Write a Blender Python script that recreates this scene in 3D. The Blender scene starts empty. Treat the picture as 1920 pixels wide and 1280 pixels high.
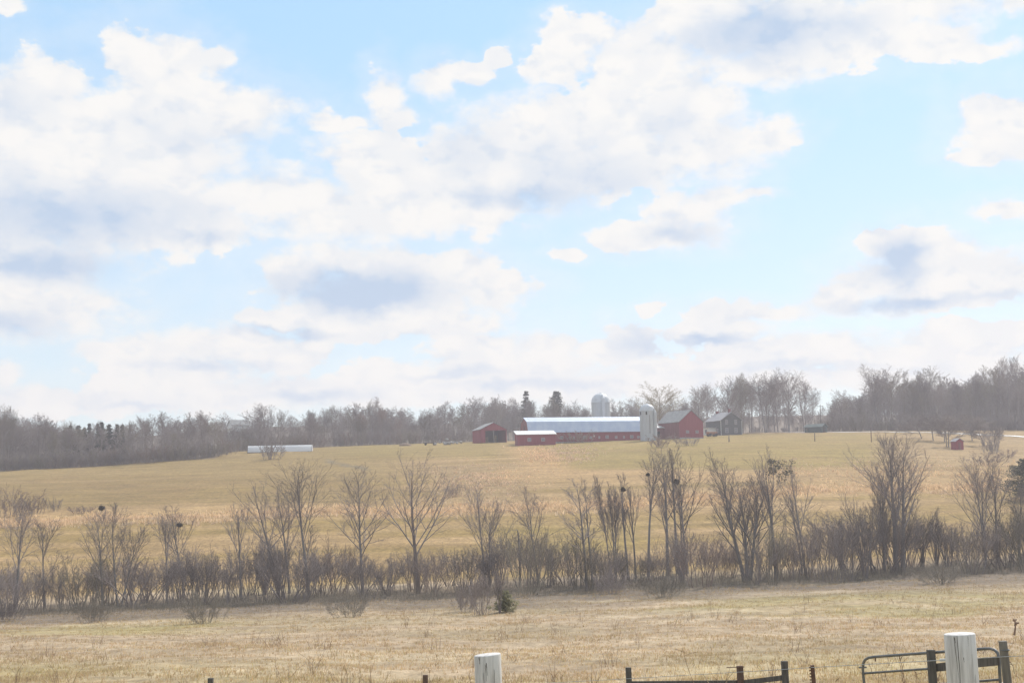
import bpy, math, random
import numpy as np
from math import radians as RAD, sin, cos, tan, atan, pi

S = bpy.context.scene
COL = S.collection
# ------------------------------------------------------------------ camera
FPX = 2637.0                       # focal length in pixels of a 1920 wide frame
PITCH, ROLL = RAD(6.15), RAD(1.2)
R0 = np.array([1., 0, 0]); U0 = np.array([0, -sin(PITCH), cos(PITCH)]); FWD = np.array([0, cos(PITCH), sin(PITCH)])
RIGHT = cos(ROLL) * R0 - sin(ROLL) * U0
UP = sin(ROLL) * R0 + cos(ROLL) * U0
cam_d = bpy.data.cameras.new('camera'); cam = bpy.data.objects.new('camera', cam_d); COL.objects.link(cam)
from mathutils import Matrix, Vector
cam.matrix_world = Matrix(((RIGHT[0], UP[0], -FWD[0], 0), (RIGHT[1], UP[1], -FWD[1], 0), (RIGHT[2], UP[2], -FWD[2], 0), (0, 0, 0, 1)))
cam_d.sensor_width = 36.0; cam_d.lens = 36.0 * FPX / 1920.0
cam_d.clip_start = 0.1; cam_d.clip_end = 20000
S.camera = cam
# ------------------------------------------------------------------ exposure
EXPO = 0.75
S.view_settings.view_transform = 'Standard'; S.view_settings.look = 'None'
S.view_settings.exposure = EXPO; S.view_settings.gamma = 1.0
S.view_settings.use_curve_mapping = False
S.cycles.use_denoising = True
S.cycles.max_bounces = 6; S.cycles.diffuse_bounces = 3; S.cycles.volume_bounces = 0
S.cycles.transparent_max_bounces = 8
# ------------------------------------------------------------------ sun
SUN_EL, SUN_AZ = RAD(42), RAD(32)          # azimuth clockwise from +Y (the view direction)
sd = bpy.data.lights.new('sun', 'SUN'); sd.energy = 3.0; sd.angle = RAD(0.53); sd.color = (1.0, 0.95, 0.88)
sun = bpy.data.objects.new('sun', sd); COL.objects.link(sun)
sv = Vector((sin(SUN_AZ) * cos(SUN_EL), cos(SUN_AZ) * cos(SUN_EL), sin(SUN_EL)))
sun.rotation_euler = sv.to_track_quat('Z', 'Y').to_euler(); sun.location = sv * 300
# ------------------------------------------------------------------ sky with clouds
def px_dir(x, y):
    v = (x - 960) / FPX * RIGHT - (y - 640) / FPX * UP + FWD
    return v / np.linalg.norm(v)
def px_azel(x, y):
    v = px_dir(x, y); return math.atan2(v[0], v[1]), math.asin(v[2])
W = bpy.data.worlds.new('World'); S.world = W; W.use_nodes = True
def build_sky():
    nt = W.node_tree; N = nt.nodes; L = nt.links; N.clear()
    def nd(t, **k):
        n = N.new(t)
        for a, b in k.items(): setattr(n, a, b)
        return n
    def setin(n, i, v):
        if hasattr(v, 'is_linked') or hasattr(v, 'links'): L.new(v, n.inputs[i])
        else: n.inputs[i].default_value = v
    def M(op, a, b=0.0, c=0.0, clamp=False):
        n = nd('ShaderNodeMath', operation=op, use_clamp=clamp)
        setin(n, 0, a); setin(n, 1, b); setin(n, 2, c); return n.outputs[0]
    def VM(op, a, b=(0, 0, 0), c=(0, 0, 0), out=0):
        n = nd('ShaderNodeVectorMath', operation=op)
        setin(n, 0, a)
        if op != 'LENGTH': setin(n, 1, b)
        if op == 'MULTIPLY_ADD': setin(n, 2, c)
        return n.outputs['Value'] if op == 'LENGTH' else n.outputs['Vector']
    def noise(vec, scale, detail, rough=0.55, color=False):
        n = nd('ShaderNodeTexNoise'); n.noise_dimensions = '3D'
        setin(n, 'Vector', vec); n.inputs['Scale'].default_value = scale
        n.inputs['Detail'].default_value = detail; n.inputs['Roughness'].default_value = rough
        return n.outputs['Color' if color else 'Fac']
    def sstep(x, a, b):
        n = nd('ShaderNodeMapRange', interpolation_type='SMOOTHSTEP'); setin(n, 0, x)
        setin(n, 1, a); setin(n, 2, b); return n.outputs[0]
    def mixc(f, a, b):
        n = nd('ShaderNodeMix', data_type='RGBA'); setin(n, 0, f); setin(n, 6, a); setin(n, 7, b); return n.outputs[2]
    tc = nd('ShaderNodeTexCoord'); d = tc.outputs['Generated']
    sx = nd('ShaderNodeSeparateXYZ'); L.new(d, sx.inputs[0])
    az = M('ARCTAN2', sx.outputs[0], sx.outputs[1]); el = M('ARCSINE', sx.outputs[2])
    cb = nd('ShaderNodeCombineXYZ'); L.new(az, cb.inputs[0]); L.new(el, cb.inputs[1]); p = cb.outputs[0]
    ps = VM('MULTIPLY', p, (1.0, 1.55, 1.0))
    w1 = VM('SUBTRACT', noise(ps, 16, 3, 0.5, True), (.5, .5, .5))
    w2 = VM('SUBTRACT', noise(ps, 60, 4, 0.6, True), (.5, .5, .5))
    pw = VM('MULTIPLY_ADD', w1, (0.030, 0.020, 0), p)
    pw = VM('MULTIPLY_ADD', w2, (0.017, 0.013, 0), pw)
    fb = noise(ps, 42, 8, 0.58); fb2 = noise(ps, 14, 5, 0.55)
    BL = [(70,190,105,88),(20,260,130,110),(150,255,120,75),(275,125,82,72),(345,120,60,52),(405,115,38,36),(330,215,160,75),(470,205,105,34),(430,240,100,40),
          (200,330,220,110),(90,400,210,100),(330,300,120,90),(250,400,200,75),(50,575,180,50),(185,560,60,25),(50,490,140,60),(330,425,150,36),
          (520,370,125,52),(700,305,100,58),(640,400,170,55),(800,370,170,70),(900,300,120,78),(1000,260,130,75),(1100,230,140,65),(1200,200,130,78),(1290,205,110,95),
          (1350,265,85,68),(1430,260,65,32),(1050,330,180,55),(900,400,100,36),(1200,300,150,50),
          (715,185,34,50),(740,230,42,26),(820,150,48,34),(870,135,62,22),(940,105,30,17),(640,230,60,12),
          (1100,60,75,32),(1060,50,38,25),(1050,125,75,36),(1200,100,140,65),(1350,50,170,70),(1500,50,200,80),(1620,70,150,52),(1750,80,100,36),(1845,97,70,16),(1450,120,110,36),(1690,10,200,40),
          (1870,220,75,52),(1905,262,80,36),(1850,292,65,15),(1885,392,60,20),(1905,5,30,20),(2,12,20,16),
          (1290,398,85,38),(1350,368,55,28),(1180,440,78,26),(1250,440,100,26),(1060,475,40,15),(1410,368,45,9),
          (1690,470,68,45),(1640,445,24,24),(1760,490,78,46),(1860,520,90,40),(1650,530,85,36),(1580,560,55,24),(1780,560,150,24),
          (560,510,85,46),(640,490,78,36),(740,500,105,42),(850,510,85,42),(935,545,75,28),(700,560,180,56),(520,598,85,20),(480,600,46,16),(760,600,180,32),(650,620,110,24),
          (250,650,105,28),(380,650,130,34),(540,660,85,34),(330,690,150,34),(450,735,300,36),(100,752,170,30),(8,705,25,28),(230,750,150,28),
          (750,705,110,34),(900,650,100,32),(1020,648,70,26),(960,690,200,36),(1180,622,55,28),(1150,652,85,28),(1230,575,26,12),(1350,585,65,26),(1340,622,95,24),(1450,580,85,15),
          (1500,660,250,34),(1800,640,150,34),(1700,662,200,34),(1100,722,300,36),(700,742,300,28),(1900,610,60,16),(1300,700,250,30),(1750,700,300,30)]
    D = None
    for (x, y, rx, ry) in BL:
        a, e = px_azel(x, y); ix, iy = FPX / (rx * 1.12), FPX / (ry * 1.15)
        l = VM('LENGTH', VM('MULTIPLY_ADD', pw, (ix, iy, 0), (-a * ix, -e * iy, 0)))
        D = l if D is None else M('SMOOTH_MIN', D, l, 0.22)
    # cloud cover away from the view, plain noise
    far = M('MAXIMUM', sstep(M('ABSOLUTE', az), 0.40, 0.55), sstep(el, 0.36, 0.5))
    gen = M('MULTIPLY_ADD', noise(ps, 5.0, 7, 0.55), -5.0, 3.45)
    D = M('ADD', M('MULTIPLY', D, M('SUBTRACT', 1.0, far)), M('MULTIPLY', gen, far))
    D = M('ADD', D, M('MULTIPLY', M('SUBTRACT', fb, .5), 1.15))
    D = M('ADD', D, M('MULTIPLY', M('SUBTRACT', fb2, .5), 0.45))
    vn = nd('ShaderNodeTexVoronoi', feature='SMOOTH_F1'); L.new(VM('MULTIPLY', pw, (1.0, 1.35, 1.0)), vn.inputs['Vector']); vn.inputs['Scale'].default_value = 46; vn.inputs['Smoothness'].default_value = .35
    vd = vn.outputs['Distance']; D = M('ADD', D, M('MULTIPLY', M('SUBTRACT', vd, .42), 0.42))          # rounded billows
    D = M('ADD', D, M('MULTIPLY', M('SUBTRACT', noise(ps, 150, 4, .6), .5), 0.35))
    soft = sstep(noise(ps, 9, 3), 0.40, 0.62)                   # some edges crisp, some wispy
    wid = M('MULTIPLY_ADD', soft, 0.46, 0.10)
    cov = M('SUBTRACT', 1.0, sstep(D, M('SUBTRACT', 0.98, wid), M('ADD', 0.98, wid)))
    cov = M('MAXIMUM', cov, M('MULTIPLY', M('SUBTRACT', 1.0, sstep(D, 0.9, 2.1)), 0.24))      # thin veil round the clouds
    SH = [(120,400,200,48,.85),(40,370,110,40,.55),(30,195,45,28,.4),(60,492,130,26,.85),(290,235,60,36,.25),(370,265,120,36,.22),(25,600,70,26,.65),
          (1440,60,130,42,.8),(1350,72,80,36,.55),(1580,50,80,32,.5),(1000,368,120,22,.8),(1110,335,130,36,.5),(1250,240,55,50,.3),(870,285,65,34,.45),(1020,290,120,30,.25),
          (680,540,125,36,1.3),(560,535,55,30,.6),(800,548,80,24,.4),(520,623,80,9,.8),(1280,437,75,15,.6),(1690,492,45,46,1.0),(1680,571,105,11,.9),(1850,560,60,9,.4),
          (1330,637,62,9,1.0),(1210,642,55,20,.5),(850,702,80,9,.6),(370,442,95,12,.5),(400,680,120,9,.5),(600,745,90,12,.6),(250,765,60,6,.5),(1000,720,160,9,.5),(1500,690,200,9,.4)]
    sh = None
    for (x, y, rx, ry, s) in SH:
        a, e = px_azel(x, y); ix, iy = FPX / (rx * 1.35), FPX / (ry * 1.35)
        l = VM('LENGTH', VM('MULTIPLY_ADD', pw, (ix, iy, 0), (-a * ix, -e * iy, 0)))
        l = M('MULTIPLY', sstep(l, 1.35, 0.0), s)
        sh = l if sh is None else M('MAXIMUM', sh, l)
    fs = M('MULTIPLY_ADD', M('SUBTRACT', noise(ps, 30, 6), .5), 1.2, 1.0)
    sh = M('MULTIPLY', sh, fs)
    sh = M('ADD', sh, M('MULTIPLY', sstep(fb2, .52, .72), 0.22))   # faint grey billows everywhere
    fo = noise(VM('ADD', ps, (.010, .020, 0)), 42, 8, 0.58)          # shade on the side of each billow away from the sun
    sh = M('ADD', sh, M('MULTIPLY', sstep(M('SUBTRACT', fb, fo), 0.0, .24), 0.24))
    sh = M('ADD', sh, M('MULTIPLY', sstep(vd, .38, .75), 0.16))
    sh = M('MULTIPLY', sh, M('SUBTRACT', 1.0, M('MULTIPLY', sstep(el, .12, .03), .35)))
    sh = M('MINIMUM', sh, 1.25)
    sk = nd('ShaderNodeTexSky', sky_type='NISHITA'); sk.sun_disc = False
    sk.sun_elevation = SUN_EL; sk.sun_rotation = SUN_AZ
    sk.air_density = 1.0; sk.dust_density = 0.6; sk.ozone_density = 2.0
    SKY_STR = 0.12
    k = 1.0 / SKY_STR / 2 ** EXPO
    sky = mixc(0.74, sk.outputs[0], mixc(sstep(el, 0.05, 0.34), (0.62 * k, .76 * k, .86 * k, 1), (.42 * k, .70 * k, .95 * k, 1)))
    white = (.99 * k, .968 * k, .935 * k, 1); grey = (.515 * k, .645 * k, .83 * k, 1)
    cl = mixc(sh, white, grey)
    out = mixc(M('MULTIPLY', cov, 0.97), sky, cl)
    gl = nd('ShaderNodeVectorMath', operation='SCALE'); L.new(out, gl.inputs[0]); L.new(M('MULTIPLY_ADD', sstep(el, .16, .02), .06, 1.0), gl.inputs['Scale']); out = gl.outputs[0]   # brighter air low down
    bg = nd('ShaderNodeBackground'); L.new(out, bg.inputs[0]); bg.inputs[1].default_value = SKY_STR
    o = nd('ShaderNodeOutputWorld'); L.new(bg.outputs[0], o.inputs[0])
build_sky()
W.cycles.sampling_method = 'MANUAL'; W.cycles.sample_map_resolution = 512

# ------------------------------------------------------------------ numpy noise, terrain
def _hash(ix, iy, s):
    h = (ix.astype(np.int64) * 374761393 + iy.astype(np.int64) * 668265263 + s * 974711) & 0x7fffffff
    h = ((h ^ (h >> 13)) * 1274126177) & 0x7fffffff
    return ((h ^ (h >> 16)) & 0xffff) / 65535.0
def vnoise(x, y, s=0):
    x = np.asarray(x, float); y = np.asarray(y, float)
    ix = np.floor(x); iy = np.floor(y); fx = x - ix; fy = y - iy
    fx = fx * fx * (3 - 2 * fx); fy = fy * fy * (3 - 2 * fy)
    a = _hash(ix, iy, s); b = _hash(ix + 1, iy, s); c = _hash(ix, iy + 1, s); d = _hash(ix + 1, iy + 1, s)
    return (a * (1 - fx) + b * fx) * (1 - fy) + (c * (1 - fx) + d * fx) * fy
def fbm(x, y, s=0, o=4):
    v = 0; a = .5
    for i in range(o): v = v + a * vnoise(x * 2 ** i, y * 2 ** i, s + i * 17); a *= .5
    return v / (1 - .5 ** o)
TD = np.array([3, 9, 21, 31, 45, 60, 80, 100, 125, 150, 190, 240, 300, 360, 400, 430, 460, 500, 600, 800, 1000.])
TX = np.array([-300, 0, 480, 960, 1440, 1920, 2220.])
TY = np.array([
 [2500]*7, [1540]*5 + [1530, 1530],
 [1402, 1400, 1395, 1385, 1372, 1360, 1355], [1364, 1362, 1358, 1354, 1338, 1318, 1310], [1292, 1290, 1288, 1282, 1272, 1262, 1258],
 [1247, 1245, 1240, 1235, 1222, 1210, 1206], [1211, 1208, 1202, 1192, 1178, 1166, 1160], [1186, 1182, 1172, 1157, 1142, 1130, 1124],
 [1167, 1162, 1146, 1131, 1113, 1097, 1090], [1146, 1140, 1120, 1106, 1088, 1066, 1054],
 [1095, 1088, 1068, 1052, 1032, 1008, 998], [995, 988, 975, 962, 950, 940, 935], [935, 928, 915, 900, 882, 880, 878],
 [900, 895, 878, 862, 846, 852, 852], [886, 882, 858, 843, 829, 832, 832], [880, 877, 849, 835, 822, 822, 824],
 [878, 875, 845, 830, 816, 813, 815], [877, 873, 841, 827, 811, 806, 807], [875, 871, 838, 826, 809, 803, 803], [860, 856, 818, 808, 793, 788, 788], [845, 842, 801, 793, 780, 775, 775.]])
TYU = TY + (TX - 960)[None, :] * tan(ROLL)             # undo the camera's roll
def pchip(x, y, xi):                                    # monotone cubic along axis 0, y (n,m)
    h = np.diff(x)[:, None]; dl = np.diff(y, axis=0) / h
    m = np.zeros_like(y); m[0] = dl[0]; m[-1] = dl[-1]
    a, b = dl[:-1], dl[1:]; same = a * b > 0
    w1 = 2 * h[1:] + h[:-1]; w2 = h[1:] + 2 * h[:-1]
    with np.errstate(all='ignore'): m[1:-1] = np.where(same, (w1 + w2) / (w1 / a + w2 / b), 0)
    k = np.clip(np.searchsorted(x, xi) - 1, 0, len(x) - 2); hh = h[k]; t = ((xi - x[k])[:, None]) / hh
    return ((2*t**3 - 3*t**2 + 1) * y[k] + (t**3 - 2*t**2 + t) * hh * m[k] + (-2*t**3 + 3*t**2) * y[k+1] + (t**3 - t**2) * hh * m[k+1])
GD = np.geomspace(3, 1000, 720); GX = np.linspace(-300, 2220, 253)
_T = pchip(TD, np.tan(PITCH + np.arctan((640 - TYU) / FPX)), GD)        # slope Z/Y
_T = pchip(TX, _T.T.copy(), GX).T.copy()                                   # (700, 253)
LGD = np.log(GD)
def slope_at(X, Y):
    Yc = np.clip(Y, 3.0001, 999.9); u = np.clip(960 + FPX * X / np.maximum(Yc, 3), -299, 2219)
    fi = (np.log(Yc) - LGD[0]) / (LGD[-1] - LGD[0]) * (len(GD) - 1); fj = (u - GX[0]) / (GX[-1] - GX[0]) * (len(GX) - 1)
    i = np.clip(fi.astype(int), 0, len(GD) - 2); j = np.clip(fj.astype(int), 0, len(GX) - 2); a = fi - i; b = fj - j
    return (_T[i, j] * (1 - a) + _T[i + 1, j] * a) * (1 - b) + (_T[i, j + 1] * (1 - a) + _T[i + 1, j + 1] * a) * b
def H(X, Y):
    X = np.atleast_1d(np.asarray(X, float)); Y = np.atleast_1d(np.asarray(Y, float))
    z = slope_at(X, Y) * np.clip(Y, 3, 1000)
    z = np.where(Y < 9, -2.1 + (np.clip(Y, 3, 9) - 9) * 0.02 * 0, z)
    z = z + (fbm(X / 9, Y / 9, 5, 3) - .5) * 0.5 * np.clip((Y - 12) / 40, 0, 1) + (fbm(X / 1.7, Y / 1.7, 8, 2) - .5) * 0.14 * np.clip((Y - 6) / 30, 0, 1)
    return z
def Hs(x, y): return float(H(x, y)[0])
def unroll(x, y):
    dx, dy = x - 960, y - 640
    return 960 + dx * cos(ROLL) - dy * sin(ROLL), 640 + dx * sin(ROLL) + dy * cos(ROLL)
def row_y(X, Y): # pixel row (rolled frame) where ground point shows
    t = np.asarray(H(X, Y)) / np.asarray(Y)
    yu = 640 - FPX * np.tan(np.arctan(t) - PITCH); u = 960 + FPX * X / Y
    return yu - (u - 960) * tan(ROLL)
def proj(P):
    P = np.asarray(P, float); z = P @ FWD
    return 960 + FPX * (P @ RIGHT) / z, 640 - FPX * (P @ UP) / z
def at(x, d):
    """ground point at depth Y = d that shows in pixel column x"""
    X = (x - 960) / FPX * d
    for _ in range(6):
        z = Hs(X, d); u, _v = proj((X, d, z)); X += (x - u) / FPX * d
    return np.array([X, d, Hs(X, d)])
def ray(x, y, d):
    """point on the pixel's line of sight at camera depth d"""
    return (x - 960) / FPX * d * RIGHT - (y - 640) / FPX * d * UP + d * FWD
def ground_px(x, y, lo=100, hi=420):
    """ground point seen at pixel (x, y)"""
    for _ in range(40):
        m = (lo + hi) / 2; P = at(x, m) if _ > 26 else None
        if P is None:
            X = (x - 960) / FPX * m; P = (X, m, Hs(X, m))
        if proj(P)[1] > y: lo = m
        else: hi = m
    return at(x, (lo + hi) / 2)

# ------------------------------------------------------------------ material helpers
def hexlin(r, g, b):
    f = lambda c: (c / 12.92 if c <= .04045 else ((c + .055) / 1.055) ** 2.4)
    return (f(r / 255), f(g / 255), f(b / 255))
def mat(name, c1, c2=None, scale=3.0, rough=.85, stretch=(1, 1, 1), detail=6, bump=0.0, metal=0.0, rnd=0.0, attr=None, lo=.35, hi=.65, spec=0.3):
    m = bpy.data.materials.new(name); m.use_nodes = True; nt = m.node_tree; N = nt.nodes; L = nt.links
    b = N['Principled BSDF']; b.inputs['Roughness'].default_value = rough; b.inputs['Metallic'].default_value = metal
    b.inputs['Specular IOR Level'].default_value = spec
    tc = N.new('ShaderNodeTexCoord'); mp = N.new('ShaderNodeMapping'); mp.inputs['Scale'].default_value = stretch
    L.new(tc.outputs['Object'], mp.inputs[0])
    nz = N.new('ShaderNodeTexNoise'); nz.inputs['Scale'].default_value = scale; nz.inputs['Detail'].default_value = detail; nz.inputs['Roughness'].default_value = .6
    L.new(mp.outputs[0], nz.inputs['Vector'])
    rp = N.new('ShaderNodeMapRange'); rp.inputs[1].default_value = lo; rp.inputs[2].default_value = hi; L.new(nz.outputs['Fac'], rp.inputs[0])
    mx = N.new('ShaderNodeMix'); mx.data_type = 'RGBA'; L.new(rp.outputs[0], mx.inputs[0])
    mx.inputs[6].default_value = (*c1, 1); mx.inputs[7].default_value = (*(c2 or c1), 1)
    out = mx.outputs[2]
    if rnd:
        oi = N.new('ShaderNodeObjectInfo'); mr = N.new('ShaderNodeMapRange'); mr.inputs[3].default_value = 1 - rnd; mr.inputs[4].default_value = 1 + rnd
        L.new(oi.outputs['Random'], mr.inputs[0]); ml = N.new('ShaderNodeMix'); ml.data_type = 'RGBA'; ml.blend_type = 'MULTIPLY'; ml.inputs[0].default_value = 1
        L.new(out, ml.inputs[6]); L.new(mr.outputs[0], ml.inputs[7]); out = ml.outputs[2]
    if attr:
        at_ = N.new('ShaderNodeAttribute'); at_.attribute_name = attr
        ml = N.new('ShaderNodeMix'); ml.data_type = 'RGBA'; ml.blend_type = 'MULTIPLY'; ml.inputs[0].default_value = 1
        L.new(out, ml.inputs[6]); L.new(at_.outputs['Color'], ml.inputs[7]); out = ml.outputs[2]
    L.new(out, b.inputs['Base Color'])
    if bump:
        bp = N.new('ShaderNodeBump'); bp.inputs['Strength'].default_value = bump; L.new(nz.outputs['Fac'], bp.inputs['Height']); L.new(bp.outputs[0], b.inputs['Normal'])
    return m
MT = {}
MT['bark_grey'] = mat('bark_grey', (.165, .15, .142), (.26, .235, .22), 2.2, .95, (1, 1, .25), bump=.4, rnd=.18)
MT['bark_brown'] = mat('bark_brown', (.16, .125, .105), (.25, .19, .16), 2.2, .95, (1, 1, .25), bump=.4, rnd=.18)
MT['bark_pale'] = mat('bark_pale', (.20, .175, .145), (.30, .265, .22), 2.2, .95, (1, 1, .25), bump=.4, rnd=.12)
MT['twig_wood'] = mat('twig_wood', (.215, .178, .165), (.29, .245, .228), .6, .95, rnd=.22)
MT['twig_olive'] = mat('twig_olive', (.20, .17, .13), (.27, .23, .175), .6, .95, rnd=.2)
MT['twig_rust'] = mat('twig_rust', (.22, .165, .14), (.29, .215, .18), .6, .95, rnd=.2)
MT['twig_tan'] = mat('twig_tan', (.30, .25, .165), (.38, .32, .22), .6, .95)
MT['needles'] = mat('needles', (.06, .07, .055), (.11, .12, .085), .9, .9, rnd=.2)
MT['needles_pale'] = mat('needles_pale', (.27, .26, .15), (.36, .33, .20), .9, .9)
MT['ivy'] = mat('ivy_leaves', (.09, .09, .075), (.15, .14, .115), 1.5, .8)
MT['nest'] = mat('nest', (.10, .085, .075), (.16, .135, .11), 9, .95)
MT['red'] = mat('red_barn_boards', (.215, .034, .045), (.29, .058, .072), 1.3, .75, (3, 3, .22), bump=.1, lo=.3, hi=.7)
MT['red_dull'] = mat('dull_red_boards', (.17, .055, .06), (.25, .10, .10), 1.3, .85, (3, 3, .22), bump=.1)
MT['white_roof'] = mat('galvanised_roof', (.42, .48, .60), (.52, .57, .65), .5, .5, (1.2, 2, .25), lo=.35, hi=.65, metal=.55)
MT['white_paint'] = mat('white_paint', (.72, .72, .70), (.62, .61, .58), 3, .7)
MT['window_trim'] = mat('window_trim', (.34, .28, .28), (.44, .38, .37), 3, .75)
MT['grey_roof'] = mat('grey_roof', (.20, .20, .20), (.29, .29, .28), 1.1, .85, (1, 1, 1))
MT['slate_roof'] = mat('slate_roof', (.26, .25, .26), (.36, .35, .36), 1.1, .8)
MT['house_wood'] = mat('dark_house_boards', (.075, .08, .08), (.125, .13, .125), 1.6, .85, (.3, .3, 6))
MT['silo'] = mat('silo_concrete', (.50, .52, .54), (.43, .45, .47), 1.1, .8, (1.6, 1.6, .3), bump=.1)
MT['silo_dome'] = mat('silo_dome', (.58, .60, .63), (.48, .50, .53), .8, .5)
MT['dark'] = mat('dark_opening', (.025, .024, .025), (.04, .04, .04), 2, .6)
MT['glass'] = mat('window_glass', (.10, .12, .14), (.2, .22, .25), .7, .15)
MT['teal'] = mat('teal_boards', (.04, .07, .07), (.06, .09, .085), 1.5, .8)
MT['stone'] = mat('field_stone', (.42, .40, .38), (.26, .25, .24), 2.2, .9)
MT['timber'] = mat('weathered_timber', (.13, .115, .10), (.20, .18, .155), 3.0, .9, (6, 6, .6), bump=.4)
MT['post_dark'] = mat('dark_post_timber', (.075, .068, .062), (.14, .125, .11), 4.0, .9, (6, 6, .7), bump=.5)
MT['post_brown'] = mat('brown_post_timber', (.11, .068, .05), (.17, .11, .085), 4.0, .9, (6, 6, .7), bump=.5)
MT['steel'] = mat('gate_steel', (.12, .125, .13), (.19, .18, .17), 6.0, .55, metal=.3)
MT['rust'] = mat('rusty_steel', (.09, .05, .035), (.17, .09, .06), 8.0, .85)
MT['wire'] = mat('wire', (.40, .40, .40), (.50, .50, .50), 4, .4, metal=.6)
MT['plastic'] = mat('greenhouse_film', (.80, .82, .86), (.88, .89, .91), .5, .45, (.2, 1, 1))
MT['straw'] = mat('straw_stalk', (.30, .23, .14), (.42, .33, .22), 3, .9)
MT['weed'] = mat('brown_weed', (.20, .13, .085), (.30, .20, .14), 3, .9)
MT['earth'] = mat('dirt', (.17, .11, .07), (.26, .18, .12), .8, .95)
MT['orange'] = mat('rusty_orange_paint', (.36, .16, .07), (.22, .10, .05), 1.5, .8)
MT['road'] = mat('pale_road', (.40, .39, .37), (.52, .50, .47), .4, .6)
MT['grass'] = mat('dry_grass', (.84, .84, .84), (1.1, 1.08, 1.05), .25, .9, attr='tint', spec=0.0)
def thin_leaf(m, amount):
    """dry blades let the light behind them through"""
    nt = m.node_tree; b = nt.nodes['Principled BSDF']; src = b.inputs['Base Color'].links[0].from_socket
    t = nt.nodes.new('ShaderNodeBsdfTranslucent'); nt.links.new(src, t.inputs[0]); mx = nt.nodes.new('ShaderNodeMixShader'); mx.inputs[0].default_value = amount
    nt.links.new(b.outputs[0], mx.inputs[1]); nt.links.new(t.outputs[0], mx.inputs[2]); nt.links.new(mx.outputs[0], nt.nodes['Material Output'].inputs[0])
thin_leaf(MT['grass'], .55); thin_leaf(MT['plastic'], .45); [thin_leaf(MT[q], .4) for q in ('needles', 'needles_pale', 'ivy')]

# ------------------------------------------------------------------ object helpers
def tag(o, label=None, cat=None, group=None, kind=None):
    if label: o['label'] = label
    if cat: o['category'] = cat
    if group: o['group'] = group
    if kind: o['kind'] = kind
    return o
def empty(name, loc, rz=0.0):
    o = bpy.data.objects.new(name, None); COL.objects.link(o); o.location = loc; o.rotation_euler = (0, 0, rz); o.empty_display_size = .3
    return o
def mesh_np(name, V, Fs, m, parent=None, smooth=False, tint=None, loc=None):
    """V (n,3); Fs: list of int arrays (k, sides)"""
    me = bpy.data.meshes.new(name); V = np.ascontiguousarray(V, np.float32)
    Fs = [f for f in Fs if len(f)]
    me.vertices.add(len(V)); me.vertices.foreach_set('co', V.ravel())
    idx = np.concatenate([f.ravel() for f in Fs]).astype(np.int32)
    tot = np.concatenate([np.full(len(f), f.shape[1]) for f in Fs]).astype(np.int32)
    st = np.concatenate([[0], np.cumsum(tot)[:-1]]).astype(np.int32)
    me.loops.add(len(idx)); me.loops.foreach_set('vertex_index', idx)
    me.polygons.add(len(tot)); me.polygons.foreach_set('loop_start', st); me.polygons.foreach_set('loop_total', tot)
    if smooth: me.polygons.foreach_set('use_smooth', np.ones(len(tot), bool))
    me.update(calc_edges=True)
    if tint is not None:
        ca = me.color_attributes.new('tint', 'FLOAT_COLOR', 'POINT')
        ca.data.foreach_set('color', np.concatenate([tint, np.ones((len(tint), 1))], 1).astype(np.float32).ravel())
    me.materials.append(m)
    o = bpy.data.objects.new(name, me); COL.objects.link(o)
    if parent is not None: o.parent = parent
    if loc is not None: o.location = loc
    return o
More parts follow.
